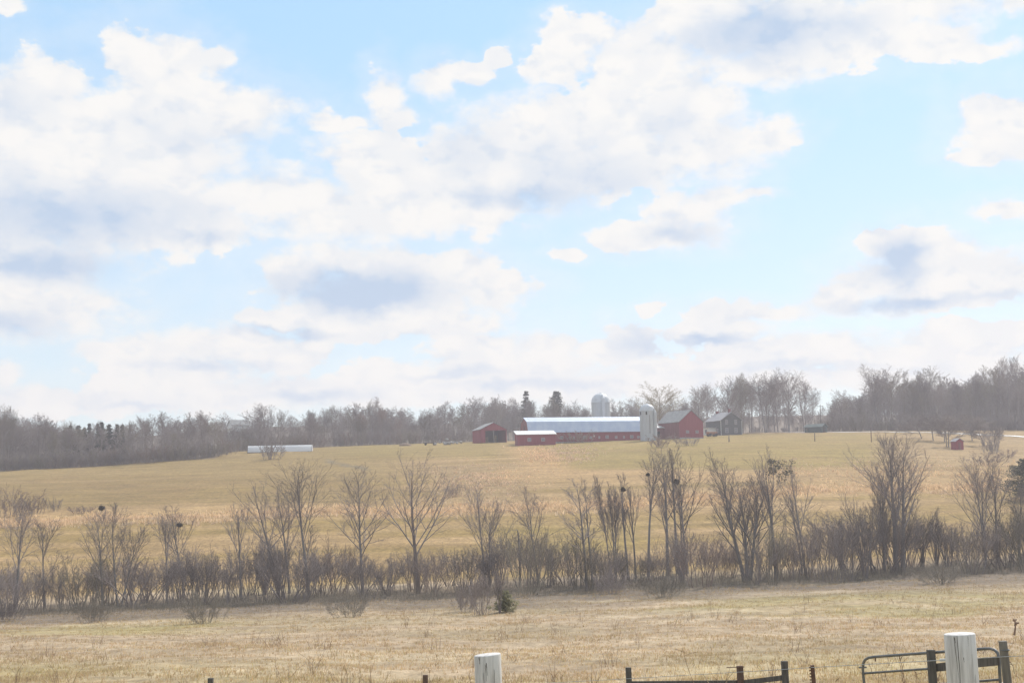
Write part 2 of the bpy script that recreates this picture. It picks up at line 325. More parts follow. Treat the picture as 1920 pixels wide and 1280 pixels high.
class MB:
    def __init__(s): s.v = []; s.f = []
    def add(s, vs, fs):
        n = len(s.v); s.v += [tuple(map(float, p)) for p in vs]; s.f += [tuple(n + i for i in f) for f in fs]; return s
    def box(s, x0, x1, y0, y1, z0, z1):
        return s.add([(x, y, z) for z in (z0, z1) for y in (y0, y1) for x in (x0, x1)], [(0, 2, 3, 1), (4, 5, 7, 6), (0, 1, 5, 4), (2, 6, 7, 3), (0, 4, 6, 2), (1, 3, 7, 5)])
    def prism(s, poly, y0, y1):                    # polygon in x,z (counter-clockwise) swept along y
        n = len(poly); vs = [(x, y0, z) for x, z in poly] + [(x, y1, z) for x, z in poly]
        return s.add(vs, [tuple(range(n)), tuple(range(2 * n - 1, n - 1, -1))] + [(i, i + n, (i + 1) % n + n, (i + 1) % n) for i in range(n)])
    def prism_x(s, poly, x0, x1):                  # polygon in y,z swept along x
        n = len(poly); vs = [(x0, y, z) for y, z in poly] + [(x1, y, z) for y, z in poly]
        return s.add(vs, [tuple(range(n)), tuple(range(2 * n - 1, n - 1, -1))] + [(i, i + n, (i + 1) % n + n, (i + 1) % n) for i in range(n)])
    def lathe(s, prof, seg=28, cx=0, cy=0):
        vs = []; fs = []; n = len(prof)
        for k in range(seg):
            a = 2 * pi * k / seg
            vs += [(cx + r * cos(a), cy + r * sin(a), z) for r, z in prof]
        for k in range(seg):
            q = (k + 1) % seg
            for i in range(n - 1): fs.append((k * n + i, q * n + i, q * n + i + 1, k * n + i + 1))
        fs.append(tuple(k * n + n - 1 for k in range(seg)))
        return s.add(vs, fs)
    def tube(s, pts, r, seg=8, cap=True):
        pts = [np.array(p, float) for p in pts]; n = len(pts); rr = r if hasattr(r, '__len__') else [r] * n
        vs = []; fs = []; prev = None
        for i, p in enumerate(pts):
            t = pts[min(i + 1, n - 1)] - pts[max(i - 1, 0)]; t /= np.linalg.norm(t) + 1e-9
            if prev is None:
                a = np.array([0, 0, 1.]) if abs(t[2]) < .9 else np.array([1., 0, 0])
                u = np.cross(t, a)
            else: u = prev - t * (prev @ t)
            u /= np.linalg.norm(u); prev = u; w = np.cross(t, u)
            for k in range(seg):
                a = 2 * pi * k / seg; vs.append(p + rr[i] * (cos(a) * u + sin(a) * w))
        for i in range(n - 1):
            for k in range(seg):
                q = (k + 1) % seg; fs.append((i * seg + k, i * seg + q, (i + 1) * seg + q, (i + 1) * seg + k))
        if cap: fs += [tuple(range(seg - 1, -1, -1)), tuple((n - 1) * seg + k for k in range(seg))]
        return s.add(vs, fs)
    def build(s, name, m, parent=None, smooth=False, bevel=0.0):
        me = bpy.data.meshes.new(name); me.from_pydata(s.v, [], s.f); me.update(); me.materials.append(m)
        if smooth: me.polygons.foreach_set('use_smooth', [True] * len(me.polygons))
        o = bpy.data.objects.new(name, me); COL.objects.link(o)
        if parent is not None: o.parent = parent
        if bevel:
            b = o.modifiers.new('bevel', 'BEVEL'); b.width = bevel; b.segments = 2; b.limit_method = 'ANGLE'
        return o
exec_rng = np.random.default_rng(7)

# ------------------------------------------------------------------ ground sheet
def zone_colour(X, Y):
    """albedo of the land: which grass grows where"""
    u = 960 + FPX * X / np.maximum(Y, 3); y = row_y(X, np.maximum(Y, 3))
    n1 = fbm(X / 26, Y / 26, 21, 4); n2 = fbm(X / 7, Y / 9, 31, 4); n3 = fbm(X / 40, Y / 5, 41, 3); n4 = fbm(X / 2.2, Y / 2.6, 51, 3)
    def c(*a): return np.array(a)[None, :]
    def blend(col, w, k): w = np.clip(w, 0, 1)[:, None]; return col * (1 - w) + k * w
    def ss(v, a, b): t = np.clip((v - a) / (b - a), 0, 1); return t * t * (3 - 2 * t)
    tan_ = c(.41, .31, .205); olive = c(.335, .275, .125); pale = c(.52, .415, .285); orange = c(.47, .355, .215); green = c(.325, .285, .115); pink = c(.42, .345, .235); brown = c(.31, .245, .145)
    col = np.repeat(tan_, len(X), 0)
    # near pasture
    col = blend(col, ss(n1, .5, .68) * .8, olive); col = blend(col, ss(n2, .52, .75) * .55, pale); col = blend(col, ss(fbm(X/12, Y/12, 77, 3), .55, .7) * .45, brown)
    col = blend(col, ss(y + (n1 - .5) * 40, 1205, 1262) * ss(n1, .3, .58) * .8, olive)
    # beyond the hedgerow
    yy = y + (n2 - .5) * 7 + (n1 - .5) * 8
    farw = ss(Y, 158, 172)
    f = np.repeat(olive * .5 + tan_ * .5, len(X), 0)
    f = blend(f, ss(n3, .45, .65) * .7, c(.345, .285, .13)); f = blend(f, ss(n3, .5, .36) * .6, pale)
    n5 = fbm(X / 70 + 9, Y / 3.2, 61, 3); f = blend(f, ss(n5, .56, .68) * .5, pale); f = blend(f, ss(n5, .44, .34) * .4, brown)
    left = ss(u, 820, 640) * ss(yy, 968, 955)
    f = blend(f, left * .85, c(.305, .25, .128)); f = blend(f, left * ss(n5, .52, .62) * .55, c(.385, .305, .19)); f = blend(f, left * ss(np.abs(yy - 884), 6, 2) * .5, c(.42, .34, .21)); f = blend(f, left * ss(n2, .5, .7) * .4, c(.30, .23, .13))
    f = blend(f, left * ss(yy, 902, 880) * .55, c(.35, .295, .15))
    # reed strip along the creek
    yc = np.interp(u, [-300, 0, 300, 520, 800, 1000, 1200, 1500, 1920, 2220], [985, 975, 962, 958, 955, 952, 945, 925, 905, 900.])
    strip = ss(np.abs(yy - yc + 3), 17, 9) ; f = blend(f, strip * .9, orange * .55 + pink * .45); f = blend(f, strip * ss(n4, .5, .7) * .5, pale)
    # rough ground below the barns
    rough = ss(u, 780, 840) * ss(u, 1010, 960) * ss(yy, 868, 880) * ss(yy, 950, 940); f = blend(f, rough * .7, pink * .9); f = blend(f, rough * ss(n4, .52, .7) * .55, brown * .85)
    o1 = ss(u - (yy - 860) * 1.2, 940, 985) * ss(u - (yy - 860) * .4, 1115, 1080) * ss(yy, 836, 842) * ss(yy, 900, 884); f = blend(f, o1 * .9, orange * 1.03)
    o2 = ss(u, 880, 960) * ss(np.abs(yy - np.interp(u, [900, 1300, 1600, 1920], [890, 893, 890, 895.])), 15, 7); f = blend(f, o2 * .75, orange * .6 + pale * .4)
    o3 = ss(u, 1420, 1560) * ss(yy, 872, 880) * ss(yy, 930, 918); f = blend(f, o3 * .8, orange * .5 + pink * .5)
    g1 = ss(u - (880 - yy) * -1.4, 1040, 1100) * ss(u, 1680, 1600) * ss(yy, 884, 872) * ss(yy, 812, 818); f = blend(f, g1 * .85, green * 1.05); f = blend(f, g1 * ss(n3, .5, .64) * .35, tan_)
    g2 = ss(u, 980, 900) * ss(u, 560, 700) * ss(yy, 866, 850); f = blend(f, g2 * .7, green); 
    g3 = ss(u, 1660, 1720) * ss(yy, 880, 866); f = blend(f, g3 * .7, pink)
    g4 = ss(np.abs(yy - 1010), 40, 15) * ss(u, 860, 960) * ss(u, 1250, 1150); f = blend(f, g4 * .6, c(.345, .30, .12))
    f = f * np.array([[.86, .715, .515]])
    # diagonal worn track on the far slope
    tr = ss(np.abs(yy - np.interp(u, [600, 690], [862, 880.])), 3.4, 1.2) * ss(u, 600, 615) * ss(u, 700, 680); f = blend(f, tr * .85, brown * .62)
    col = col * (1 - farw[:, None]) + f * farw[:, None]
    # leaf litter under the hedgerow plus painted-in hedge shade, reaching wider at right
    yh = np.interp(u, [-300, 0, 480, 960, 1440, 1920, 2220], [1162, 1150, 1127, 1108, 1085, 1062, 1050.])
    litter_shade = ss(np.abs(y - yh - 6 + (n2 - .5) * 22), np.where(u > 900, 40, 28), 10) * (Y > 90) * (Y < 185); col = blend(col, litter_shade * (.6 + .5 * n4), c(.17, .135, .105))
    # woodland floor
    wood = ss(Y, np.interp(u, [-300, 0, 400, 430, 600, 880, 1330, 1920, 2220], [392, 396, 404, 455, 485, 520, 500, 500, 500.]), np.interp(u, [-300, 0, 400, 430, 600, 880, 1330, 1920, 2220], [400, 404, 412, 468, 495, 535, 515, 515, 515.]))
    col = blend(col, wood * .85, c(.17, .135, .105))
    return col * (0.93 + .14 * n4[:, None]) * .85
def ground():
    rows = np.geomspace(4, 1000, 540)
    cu = np.concatenate([np.linspace(-1400, -450, 30)[:-1], np.linspace(-450, 2370, 330), np.linspace(2370, 3320, 30)[1:]])
    back = np.array([-60, -30, -15, -5, 1.0])
    Yall = np.concatenate([back, rows]); fan = np.where(Yall < 4, 4 + (4 - Yall) * 1.0, Yall)
    X = (cu[None, :] - 960) / FPX * fan[:, None]; Y = np.repeat(Yall[:, None], len(cu), 1)
    Xf, Yf = X.ravel(), Y.ravel(); Z = H(Xf, np.maximum(Yf, 3)); Z = np.where(Yf < 9, -2.1, Z)
    n, m = X.shape; i = np.arange(n * m).reshape(n, m)
    F = np.stack([i[:-1, :-1], i[:-1, 1:], i[1:, 1:], i[1:, :-1]], -1).reshape(-1, 4)
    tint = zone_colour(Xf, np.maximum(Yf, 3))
    # material: zone colour broken up by procedural tufts and streaks
    mg = bpy.data.materials.new('pasture'); mg.use_nodes = True; nt = mg.node_tree; N = nt.nodes; L = nt.links; b = N['Principled BSDF']
    b.inputs['Roughness'].default_value = .95; b.inputs['Specular IOR Level'].default_value = .1
    a = N.new('ShaderNodeAttribute'); a.attribute_name = 'tint'; tc = N.new('ShaderNodeTexCoord')
    out = a.outputs['Color']
    for sc, st, lo, hi, amt in ((1.6, (1, .45, 1), .72, 1.28, 1), (.13, (.35, 1.6, 1), .82, 1.18, 1), (.5, (.5, 1.2, 1), .84, 1.16, 1), (9, (1, 1, 1), .75, 1.25, 1)):
        mp = N.new('ShaderNodeMapping'); mp.inputs['Scale'].default_value = st; L.new(tc.outputs['Object'], mp.inputs[0])
        nz = N.new('ShaderNodeTexNoise'); nz.inputs['Scale'].default_value = sc; nz.inputs['Detail'].default_value = 5; nz.inputs['Roughness'].default_value = .65; L.new(mp.outputs[0], nz.inputs['Vector'])
        mr = N.new('ShaderNodeMapRange'); mr.inputs[1].default_value = .3; mr.inputs[2].default_value = .7; mr.inputs[3].default_value = lo; mr.inputs[4].default_value = hi; L.new(nz.outputs['Fac'], mr.inputs[0])
        ml = N.new('ShaderNodeMix'); ml.data_type = 'RGBA'; ml.blend_type = 'MULTIPLY'; ml.inputs[0].default_value = amt; L.new(out, ml.inputs[6]); L.new(mr.outputs[0], ml.inputs[7]); out = ml.outputs[2]
        if sc == 1.6:
            bp = N.new('ShaderNodeBump'); bp.inputs['Strength'].default_value = .5; bp.inputs['Distance'].default_value = .25; L.new(nz.outputs['Fac'], bp.inputs['Height']); L.new(bp.outputs[0], b.inputs['Normal'])
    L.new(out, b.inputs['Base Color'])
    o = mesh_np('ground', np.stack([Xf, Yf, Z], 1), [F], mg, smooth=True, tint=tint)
    tag(o, kind='structure')
ground()

# ------------------------------------------------------------------ road at the right edge of the farm
def strip_on_ground(pts, half, lift):
    L_, R_ = [], []
    P = np.array([at(x, d)[:2] for x, d in pts]); t = np.linspace(0, len(P) - 1, 60)
    Q = np.stack([np.interp(t, np.arange(len(P)), P[:, k]) for k in (0, 1)], 1)
    T = np.gradient(Q, axis=0); T /= np.linalg.norm(T, axis=1)[:, None]; Nn = np.stack([-T[:, 1], T[:, 0]], 1)
    rows = []
    for s in (-1, -.33, .33, 1):
        q = Q + Nn * half * s; rows.append(np.concatenate([q, (H(q[:, 0], q[:, 1]) + lift)[:, None]], 1))
    V = np.stack(rows, 1).reshape(-1, 3); n = len(Q); i = np.arange(n * 4).reshape(n, 4)
    return V, np.stack([i[:-1, :-1], i[1:, :-1], i[1:, 1:], i[:-1, 1:]], -1).reshape(-1, 4)
V, F = strip_on_ground([(1400, 492), (1520, 487), (1640, 482), (1740, 470), (1830, 452), (1925, 436), (2100, 415)], 2.2, .12)
tag(mesh_np('road', V, [F], MT['road'], smooth=True), kind='structure')

# ------------------------------------------------------------------ plants: growth, level by level
def nrm(v): return v / (np.linalg.norm(v, axis=-1, keepdims=True) + 1e-9)
def sweep(rng, base, d, length, r0, r1, n, up, wander):
    B = len(base); P = np.zeros((B, n, 3)); P[:, 0] = base; d = nrm(d.copy()); st = (length / (n - 1))[:, None]
    up = np.broadcast_to(up, (B,))[:, None] if np.ndim(up) else up
    for i in range(1, n):
        d = nrm(d + np.array([0, 0, 1.]) * up / (n - 1) + rng.normal(size=(B, 3)) * wander / math.sqrt(n - 1)); P[:, i] = P[:, i - 1] + d * st
    t = np.linspace(0, 1, n)[None]; R = r0[:, None] * (1 - t) ** .8 + r1 * (1 - (1 - t) ** .8)
    return P, R
def kids(rng, P, R, n, t0=.25, t1=.97, ang=38, angv=10, ratio=.45, fall=.6, rr=.55, npts=4, up=.3, wander=.25, rmin=.008, lref=None):
    B, N, _ = P.shape
    k = np.arange(n); t = t0 + (t1 - t0) * (k[None] + rng.uniform(.05, .95, (B, n))) / n
    fi = t * (N - 1); i = np.clip(fi.astype(int), 0, N - 2); a = (fi - i)[..., None]; b = np.arange(B)[:, None]
    pos = P[b, i] * (1 - a) + P[b, i + 1] * a; T = nrm(P[b, i + 1] - P[b, i]); pr = R[b, i] * (1 - a[..., 0]) + R[b, i + 1] * a[..., 0]
    ref = np.where((np.abs(T[..., 2:3]) > .9), np.array([1., 0, 0]), np.array([0, 0, 1.])); u = nrm(np.cross(T, ref)); w = np.cross(T, u)
    ph = rng.uniform(0, 2 * pi, (B, 1)) + k[None] * 2.4 + rng.normal(size=(B, n)) * .5
    an = np.radians(ang + rng.normal(size=(B, n)) * angv); an = an * (1 - .25 * t)
    d = np.cos(an)[..., None] * T + np.sin(an)[..., None] * (np.cos(ph)[..., None] * u + np.sin(ph)[..., None] * w)
    L0 = np.linalg.norm(np.diff(P, axis=1), axis=2).sum(1)[:, None] if lref is None else lref
    ln = L0 * ratio * (1 - fall * (t - t0) / (t1 - t0 + 1e-6)) * rng.uniform(.65, 1.25, (B, n))
    r = np.maximum(np.minimum(pr * rr * rng.uniform(.75, 1.1, (B, n)), pr * .92), rmin)
    return sweep(rng, pos.reshape(-1, 3), d.reshape(-1, 3), ln.ravel(), r.ravel(), rmin * .8, npts, up, wander)
def tubes(P, R, k):
    B, N, _ = P.shape; T = nrm(np.gradient(P, axis=1)); mt = T.mean(1, keepdims=True)
    ref = np.where(np.abs(mt[..., 2:3]) > .8, np.array([1., 0, 0]), np.array([0, 0, 1.])); u = nrm(np.cross(T, ref)); w = np.cross(T, u)
    a = np.arange(k) * 2 * pi / k
    V = P[:, :, None] + R[:, :, None, None] * (np.cos(a)[None, None, :, None] * u[:, :, None] + np.sin(a)[None, None, :, None] * w[:, :, None])
    i = np.arange(B * N * k).reshape(B, N, k); j = np.roll(i, -1, 2)
    F = np.stack([i[:, :-1], j[:, :-1], j[:, 1:], i[:, 1:]], -1).reshape(-1, 4)
    return V.reshape(-1, 3), F
def join(parts):
    Vs, Fs, n = [], [], 0
    for V, F in parts: Vs.append(V); Fs.append(F + n); n += len(V)
    return np.concatenate(Vs), np.concatenate(Fs)
def grow_tree(seed, h, fork=.4, limbs=13, spread=38, up=.5, sub=(7, 5, 3), r0=None, stems=1, lean=0.0, width=None, tipr=.010, ratio=.56, wander=.11, stem_fan=.12, fall=.6):
    """levels of one bare tree, base at the origin; returns [(P, R, sides)]"""
    rng = np.random.default_rng(seed); spread *= .74
    r0 = r0 or (.0105 * h + .03)
    a = rng.uniform(0, 2 * pi) + np.arange(stems) * 2 * pi / max(stems, 1)
    off = (.9 * r0 if stems > 1 else 0)
    base = np.stack([np.cos(a) * off, np.sin(a) * off * .6, np.full(stems, -.3)], 1)
    d = np.stack([np.cos(a) * stem_fan * (stems > 1) + rng.normal(size=stems) * .03, np.sin(a) * stem_fan * (stems > 1) + rng.normal(size=stems) * .03, np.ones(stems)], 1)
    ln = h * np.concatenate([[1.], rng.uniform(.75, .97, stems - 1)]); rr = np.full(stems, r0 / math.sqrt(stems) * (1.15 if stems > 1 else 1))
    P, R = sweep(rng, base, d, ln, rr, .018, 14, .10, wander * .45)
    R[:, 0] *= 1.35
    lv = [(P, R, 7)]
    P1, R1 = kids(rng, P, R, limbs, fork, .97, spread, 9, ratio, fall, .50, 8, up, wander, .02, lref=h)
    lv.append((P1, R1, 5))
    P2, R2 = kids(rng, P1, R1, sub[0], .16, .98, 33, 10, .50, .55, .62, 6, up * .7, wander * 1.3, .010); lv.append((P2, R2, 4))
    P3, R3 = kids(rng, P2, R2, sub[1], .18, .98, 36, 12, .48, .45, .65, 4, up * .45, wander * 1.4, tipr * 1.15); lv.append((P3, R3, 3))
    if len(sub) > 2 and sub[2]:
        P4, R4 = kids(rng, P3, R3, sub[2], .2, 1., 34, 12, .5, .4, .75, 3, up * .25, wander * 1.5, tipr); lv.append((P4, R4, 3))
    # fit to the wanted height, spread and lean
    allp = np.concatenate([q[0].reshape(-1, 3) for q in lv]); zt = np.percentile(allp[:, 2], 99.7); kz = h / zt
    wx = np.percentile(allp[:, 0], 98.5) - np.percentile(allp[:, 0], 1.5); kx = 1 if width is None else min(max(width / wx, .4), 1.95 if spread > 46 else 1.5)
    for P_, R_, k in lv:
        z = P_[..., 2].copy(); P_[..., 2] *= kz; q = np.clip(z / zt, 0, 1)
        P_[..., 0] = P_[..., 0] * (kx * np.clip(q * 2.2, 0, 1) + (1 - np.clip(q * 2.2, 0, 1))) + lean * q ** 1.3; P_[..., 1] *= (kx * np.clip(q * 2.2, 0, 1) + (1 - np.clip(q * 2.2, 0, 1)))
    return lv
def tree_object(name, lv, loc, label, cat='tree', group=None, bark='bark_grey', twig='twig_wood'):
    t = empty(name, loc); tag(t, label, cat, group)
    V, F = join([tubes(*lv[0])]); mesh_np('trunk', V, [F], MT[bark], t, True)
    V, F = join([tubes(*q) for q in lv[1:]]); mesh_np('crown', V, [F], MT[twig], t, True)
    return t
def grow_shrub(seed, h, stems=12, first=.15, fan=.45, sub=(8, 5, 3), tipr=.008, r0=.03, up=.4, spread=32, w=.35):
    rng = np.random.default_rng(seed); a = rng.uniform(0, 2 * pi, stems); rad = np.abs(rng.normal(size=stems)) * w
    base = np.stack([np.cos(a) * rad, np.sin(a) * rad, np.full(stems, -.15)], 1)
    q = rng.uniform(.15, 1, stems) * fan; d = np.stack([np.cos(a) * q, np.sin(a) * q, np.ones(stems)], 1)
    P, R = sweep(rng, base, d, h * rng.uniform(.6, 1.02, stems), r0 * rng.uniform(.6, 1.3, stems), .01, 8, .1, .22); lv = [(P, R, 5)]
    P, R = kids(rng, P, R, sub[0], first, .98, spread, 10, .34, .4, .6, 5, up, .3, .011); lv.append((P, R, 3))
    P, R = kids(rng, P, R, sub[1], .15, .98, 36, 11, .45, .4, .7, 4, up * .5, .35, tipr * 1.1); lv.append((P, R, 3))
    if len(sub) > 2 and sub[2]:
        P, R = kids(rng, P, R, sub[2], .2, 1., 36, 12, .5, .4, .8, 3, .1, .35, tipr); lv.append((P, R, 3))
    return join([tubes(*q) for q in lv])
def leaf_cloud(rng, C, n, size, flat=1.0):
    """n small quads round each centre of C (m,4: x,y,z,radius)"""
    c = np.repeat(C, n, 0); m = len(c); v = nrm(rng.normal(size=(m, 3))) * (rng.uniform(.25, 1, (m, 1)) ** .6) * c[:, 3:4]; v[:, 2] *= flat
    p = c[:, :3] + v; a = nrm(rng.normal(size=(m, 3))); b = nrm(np.cross(a, rng.normal(size=(m, 3)))); s = size * rng.uniform(.5, 1.4, (m, 1))
    V = np.stack([p - a * s, p + b * s * .45, p + a * s, p - b * s * .45], 1).reshape(-1, 3); return V, np.arange(m * 4).reshape(m, 4)
def grow_pine(seed, h, w, bare=.15, whorls=21, top_heavy=False):
    rng = np.random.default_rng(seed); P, R = sweep(rng, np.array([[0, 0, -.3]]), np.array([[0, 0, 1.]]), np.array([h + .3]), np.array([.012 * h + .05]), .03, 10, 0, .03)
    tr = tubes(P, R, 7); C = []; br = []
    for i in range(whorls):
        t = bare + (1 - bare) * (i + rng.uniform(0, .8)) / whorls
        prof = (1 - t) ** .75 * 1.1 + .1 if not top_heavy else (.35 + .65 * math.sin(pi * min(1, (t - bare) / (1 - bare)) * .86 + .3))
        n = rng.integers(4, 7); a0 = rng.uniform(0, 2 * pi)
        for k in range(n):
            L_ = w * .5 * prof * rng.uniform(.55, 1.3); a = a0 + 2 * pi * k / n + rng.normal() * .25; dz = rng.uniform(-.12, .4)
            q = np.array([0, 0, t * h]); e = q + L_ * np.array([cos(a), sin(a), dz]); br.append(np.stack([q, (q + e) / 2 - [0, 0, .04 * L_], e]))
            for s in np.linspace(.3, 1, 5): C.append([*(q + (e - q) * s + rng.normal(size=3) * .15), max(.2 * L_, .02 * h)])
    br = np.array(br); B = tubes(br, np.full(br.shape[:2], .03) * np.array([[1.3, .8, .4]]), 4)
    return tr, B, leaf_cloud(rng, np.array(C), 20, .11 * (h / 12) ** .5 + .04, .8)

# ------------------------------------------------------------------ hedgerow trees, matched one by one
LIMBS = {}
def hedge_tree(x, yb, yt, wpx, seed, label, lean_px=0, bark='bark_grey', twig='twig_wood', **kw):
    P = ground_px(x, yb, 110, 200); d = P[1]; s = d / FPX
    h = (yb - yt) * s
    lv = grow_tree(seed, h, width=wpx * s * .76, lean=(lean_px - (yb - yt) * tan(ROLL)) * s * .8, tipr=.0058, **kw)
    LIMBS[x] = np.concatenate([q[0].reshape(-1, 3) for q in lv[:2]]) + P
    return tree_object('bare_tree', lv, P, label, 'tree', 'bare trees of the hedgerow', bark, twig)
HT = [
 (28, 1148, 935, 95, 'slender bare tree at the left end of the hedgerow', 0, dict(fork=.42, spread=30)),
 (84, 1140, 972, 75, 'thin grey tree with upright limbs just right of the leftmost slender tree', 5, dict(fork=.35, limbs=8, spread=26, sub=(7, 6, 4))),
 (192, 1138, 948, 95, 'bare tree with a squirrel nest at its tip and a long low left limb', -18, dict(fork=.38, limbs=12, spread=40)),
 (224, 1138, 945, 110, 'bare forked tree just right of the tree with the topmost nest at left', 18, dict(fork=.36, limbs=9, spread=34, stems=2, stem_fan=.14, sub=(7, 6, 4))),
 (313, 1128, 962, 60, 'very thin bare tree beside the nest tree, between two thicker trunks', -8, dict(fork=.5, limbs=8, spread=30, sub=(7, 5, 4))),
 (345, 1121, 948, 100, 'bare tree holding a squirrel nest in its fork left of the pale bush', -5, dict(fork=.42, limbs=12, spread=34)),
 (453, 1124, 945, 75, 'wispy thin tree, leftmost of the clump around the two leaning trees', -6, dict(fork=.4, limbs=9, spread=36, sub=(7, 6, 4))),
 (522, 1122, 900, 165, 'bare tree leaning to the left with wide arching limbs', -42, dict(fork=.42, limbs=13, spread=42)),
 (543, 1112, 905, 85, 'straight narrow tree just right of the tree leaning left', -4, dict(fork=.4, limbs=14, spread=32)),
 (580, 1119, 860, 160, 'tall bare tree with a fan of upright limbs right of the leaning pair', 2, dict(fork=.45, limbs=14, spread=34, ratio=.52)),
 (563, 1105, 985, 60, 'short leaning stem in front of the tall fan shaped tree', 40, dict(fork=.45, limbs=7, spread=34, sub=(7, 5, 4))),
 (680, 1114, 872, 165, 'cone shaped bare tree with side limbs all the way up, standing alone', -3, dict(fork=.32, limbs=22, spread=52, up=.45, ratio=.46, fall=.72)),
 (785, 1112, 843, 195, 'tallest bare tree in the middle of the hedgerow with a thick trunk and brown bark', -6, dict(fork=.32, limbs=17, spread=38, up=.6, ratio=.58, bark='bark_brown', r0=.26)),
 (915, 1106, 905, 130, 'bare tree with a twin trunk behind the gray bushes at the middle', 0, dict(fork=.36, limbs=12, spread=38, stems=2, stem_fan=.04)),
 (1010, 1098, 912, 100, 'lone small forked tree rising from dark brush right of the broken snag', 6, dict(fork=.42, limbs=9, spread=36, sub=(7, 6, 4))),
 (1100, 1106, 898, 95, 'straight pole like tree with thin low side twigs, beside a thinner one', -8, dict(fork=.35, limbs=16, spread=62, up=.2, ratio=.26, fall=.3)),
 (1112, 1102, 902, 42, 'very thin straight tree directly right of the pole like tree', -2, dict(fork=.45, limbs=10, spread=34, ratio=.22, fall=.2, sub=(7, 5, 4))),
 (1153, 1092, 895, 70, 'fan of thin upright limbs at the left of the right hand cluster', -8, dict(fork=.35, limbs=12, spread=22, stems=3, stem_fan=.08, sub=(7, 6, 4))),
 (1178, 1086, 888, 42, 'slim tree with a round nest half way along its crown', 0, dict(fork=.4, limbs=10, spread=26, ratio=.3, sub=(7, 5, 4))),
 (1192, 1085, 912, 55, 'slim bare tree between the round nest and the forked nest tree', -4, dict(fork=.4, limbs=9, spread=28, sub=(7, 5, 4))),
 (1216, 1080, 850, 85, 'tall bare tree forking high with a small nest in its crown', -2, dict(fork=.5, limbs=11, spread=28, ratio=.42)),
 (1252, 1080, 835, 105, 'tall thick trunked tree with a narrow crown reaching above the field edge', -8, dict(fork=.34, limbs=16, spread=32, ratio=.46, r0=.22)),
 (1271, 1075, 838, 48, 'tall pole straight tree with a big dark nest against its stem', -6, dict(fork=.42, limbs=12, spread=26, ratio=.28, sub=(7, 6, 4))),
 (1281, 1072, 905, 45, 'thin stem between the big nest tree and the wide right hand crown', 0, dict(fork=.4, limbs=9, spread=24, ratio=.3, sub=(7, 5, 4))),
 (1288, 1074, 853, 115, 'bare tree whose limbs spread out low to the right', 0, dict(fork=.36, limbs=14, spread=42, ratio=.5)),
 (1401, 1087, 848, 165, 'broad vase shaped tree made of many upright limbs', -12, dict(fork=.26, limbs=17, spread=30, stems=3, stem_fan=.13, up=.35, r0=.34, ratio=.5, sub=(7, 5, 4))),
 (1456, 1086, 838, 85, 'tall tree with a dense dark clump of leaves in its top', -4, dict(fork=.42, limbs=12, spread=32, r0=.24)),
 (1511, 1078, 862, 95, 'bare tree with a clean trunk forking high, right of the leafy topped tree', -6, dict(fork=.42, limbs=12, spread=38)),
 (1504, 1075, 922, 60, 'thin leaning tree close beside the high forking one', -24, dict(fork=.4, limbs=8, spread=34, sub=(7, 5, 4))),
 (1657, 1066, 868, 90, 'pair of thin stems left of the great double tree', -6, dict(fork=.3, limbs=12, spread=40, stems=2, stem_fan=.05, sub=(7, 6, 4))),
 (1681, 1072, 808, 150, 'left trunk of the great double tree, the tallest in the hedgerow', -12, dict(fork=.34, limbs=18, spread=34, ratio=.52, r0=.30)),
 (1694, 1072, 812, 190, 'right trunk of the great double tree with long limbs reaching right', 18, dict(fork=.36, limbs=18, spread=46, ratio=.55, r0=.27)),
 (1727, 1060, 965, 90, 'small tree arching over to the right below the great double tree', 34, dict(fork=.4, limbs=9, spread=40, sub=(7, 6, 4))),
 (1849, 1058, 858, 125, 'bare tree with slanting limbs near the right edge of the hedgerow', -8, dict(fork=.3, limbs=13, spread=36, stems=2, stem_fan=.12)),
 (1872, 1053, 862, 85, 'straight stemmed tree near the right edge, right of the slanting one', 0, dict(fork=.34, limbs=13, spread=34)),
 (1912, 1050, 905, 70, 'thin bare tree cut by the right edge of the view', 4, dict(fork=.35, limbs=10, spread=34, sub=(7, 6, 4)))]
for i, (x, yb, yt, w, lab, lp, kw) in enumerate(HT):
    hedge_tree(x, yb, yt, w, 100 + i * 3, lab, lp, **kw)
# the leafy clump in one of them (ivy on its upper limbs)
rng = np.random.default_rng(5)
P0 = ground_px(1456, 1086, 110, 200); s = P0[1] / FPX
CC = []
for k in range(34):
    a, b = rng.normal() * 14, rng.normal() * 12
    q = ray(1459 + a, 880 + b, P0[1] / 1.0 + rng.normal() * .7); CC.append([*q, rng.uniform(.25, .6)])
V, F = leaf_cloud(rng, np.array(CC), 42, .085, .8)
ivy = mesh_np('ivy_clump', V - P0, [F], MT['ivy'], None, loc=P0)
tag(ivy, 'dark round ivy clump hanging in the top of a tall bare tree', 'ivy')
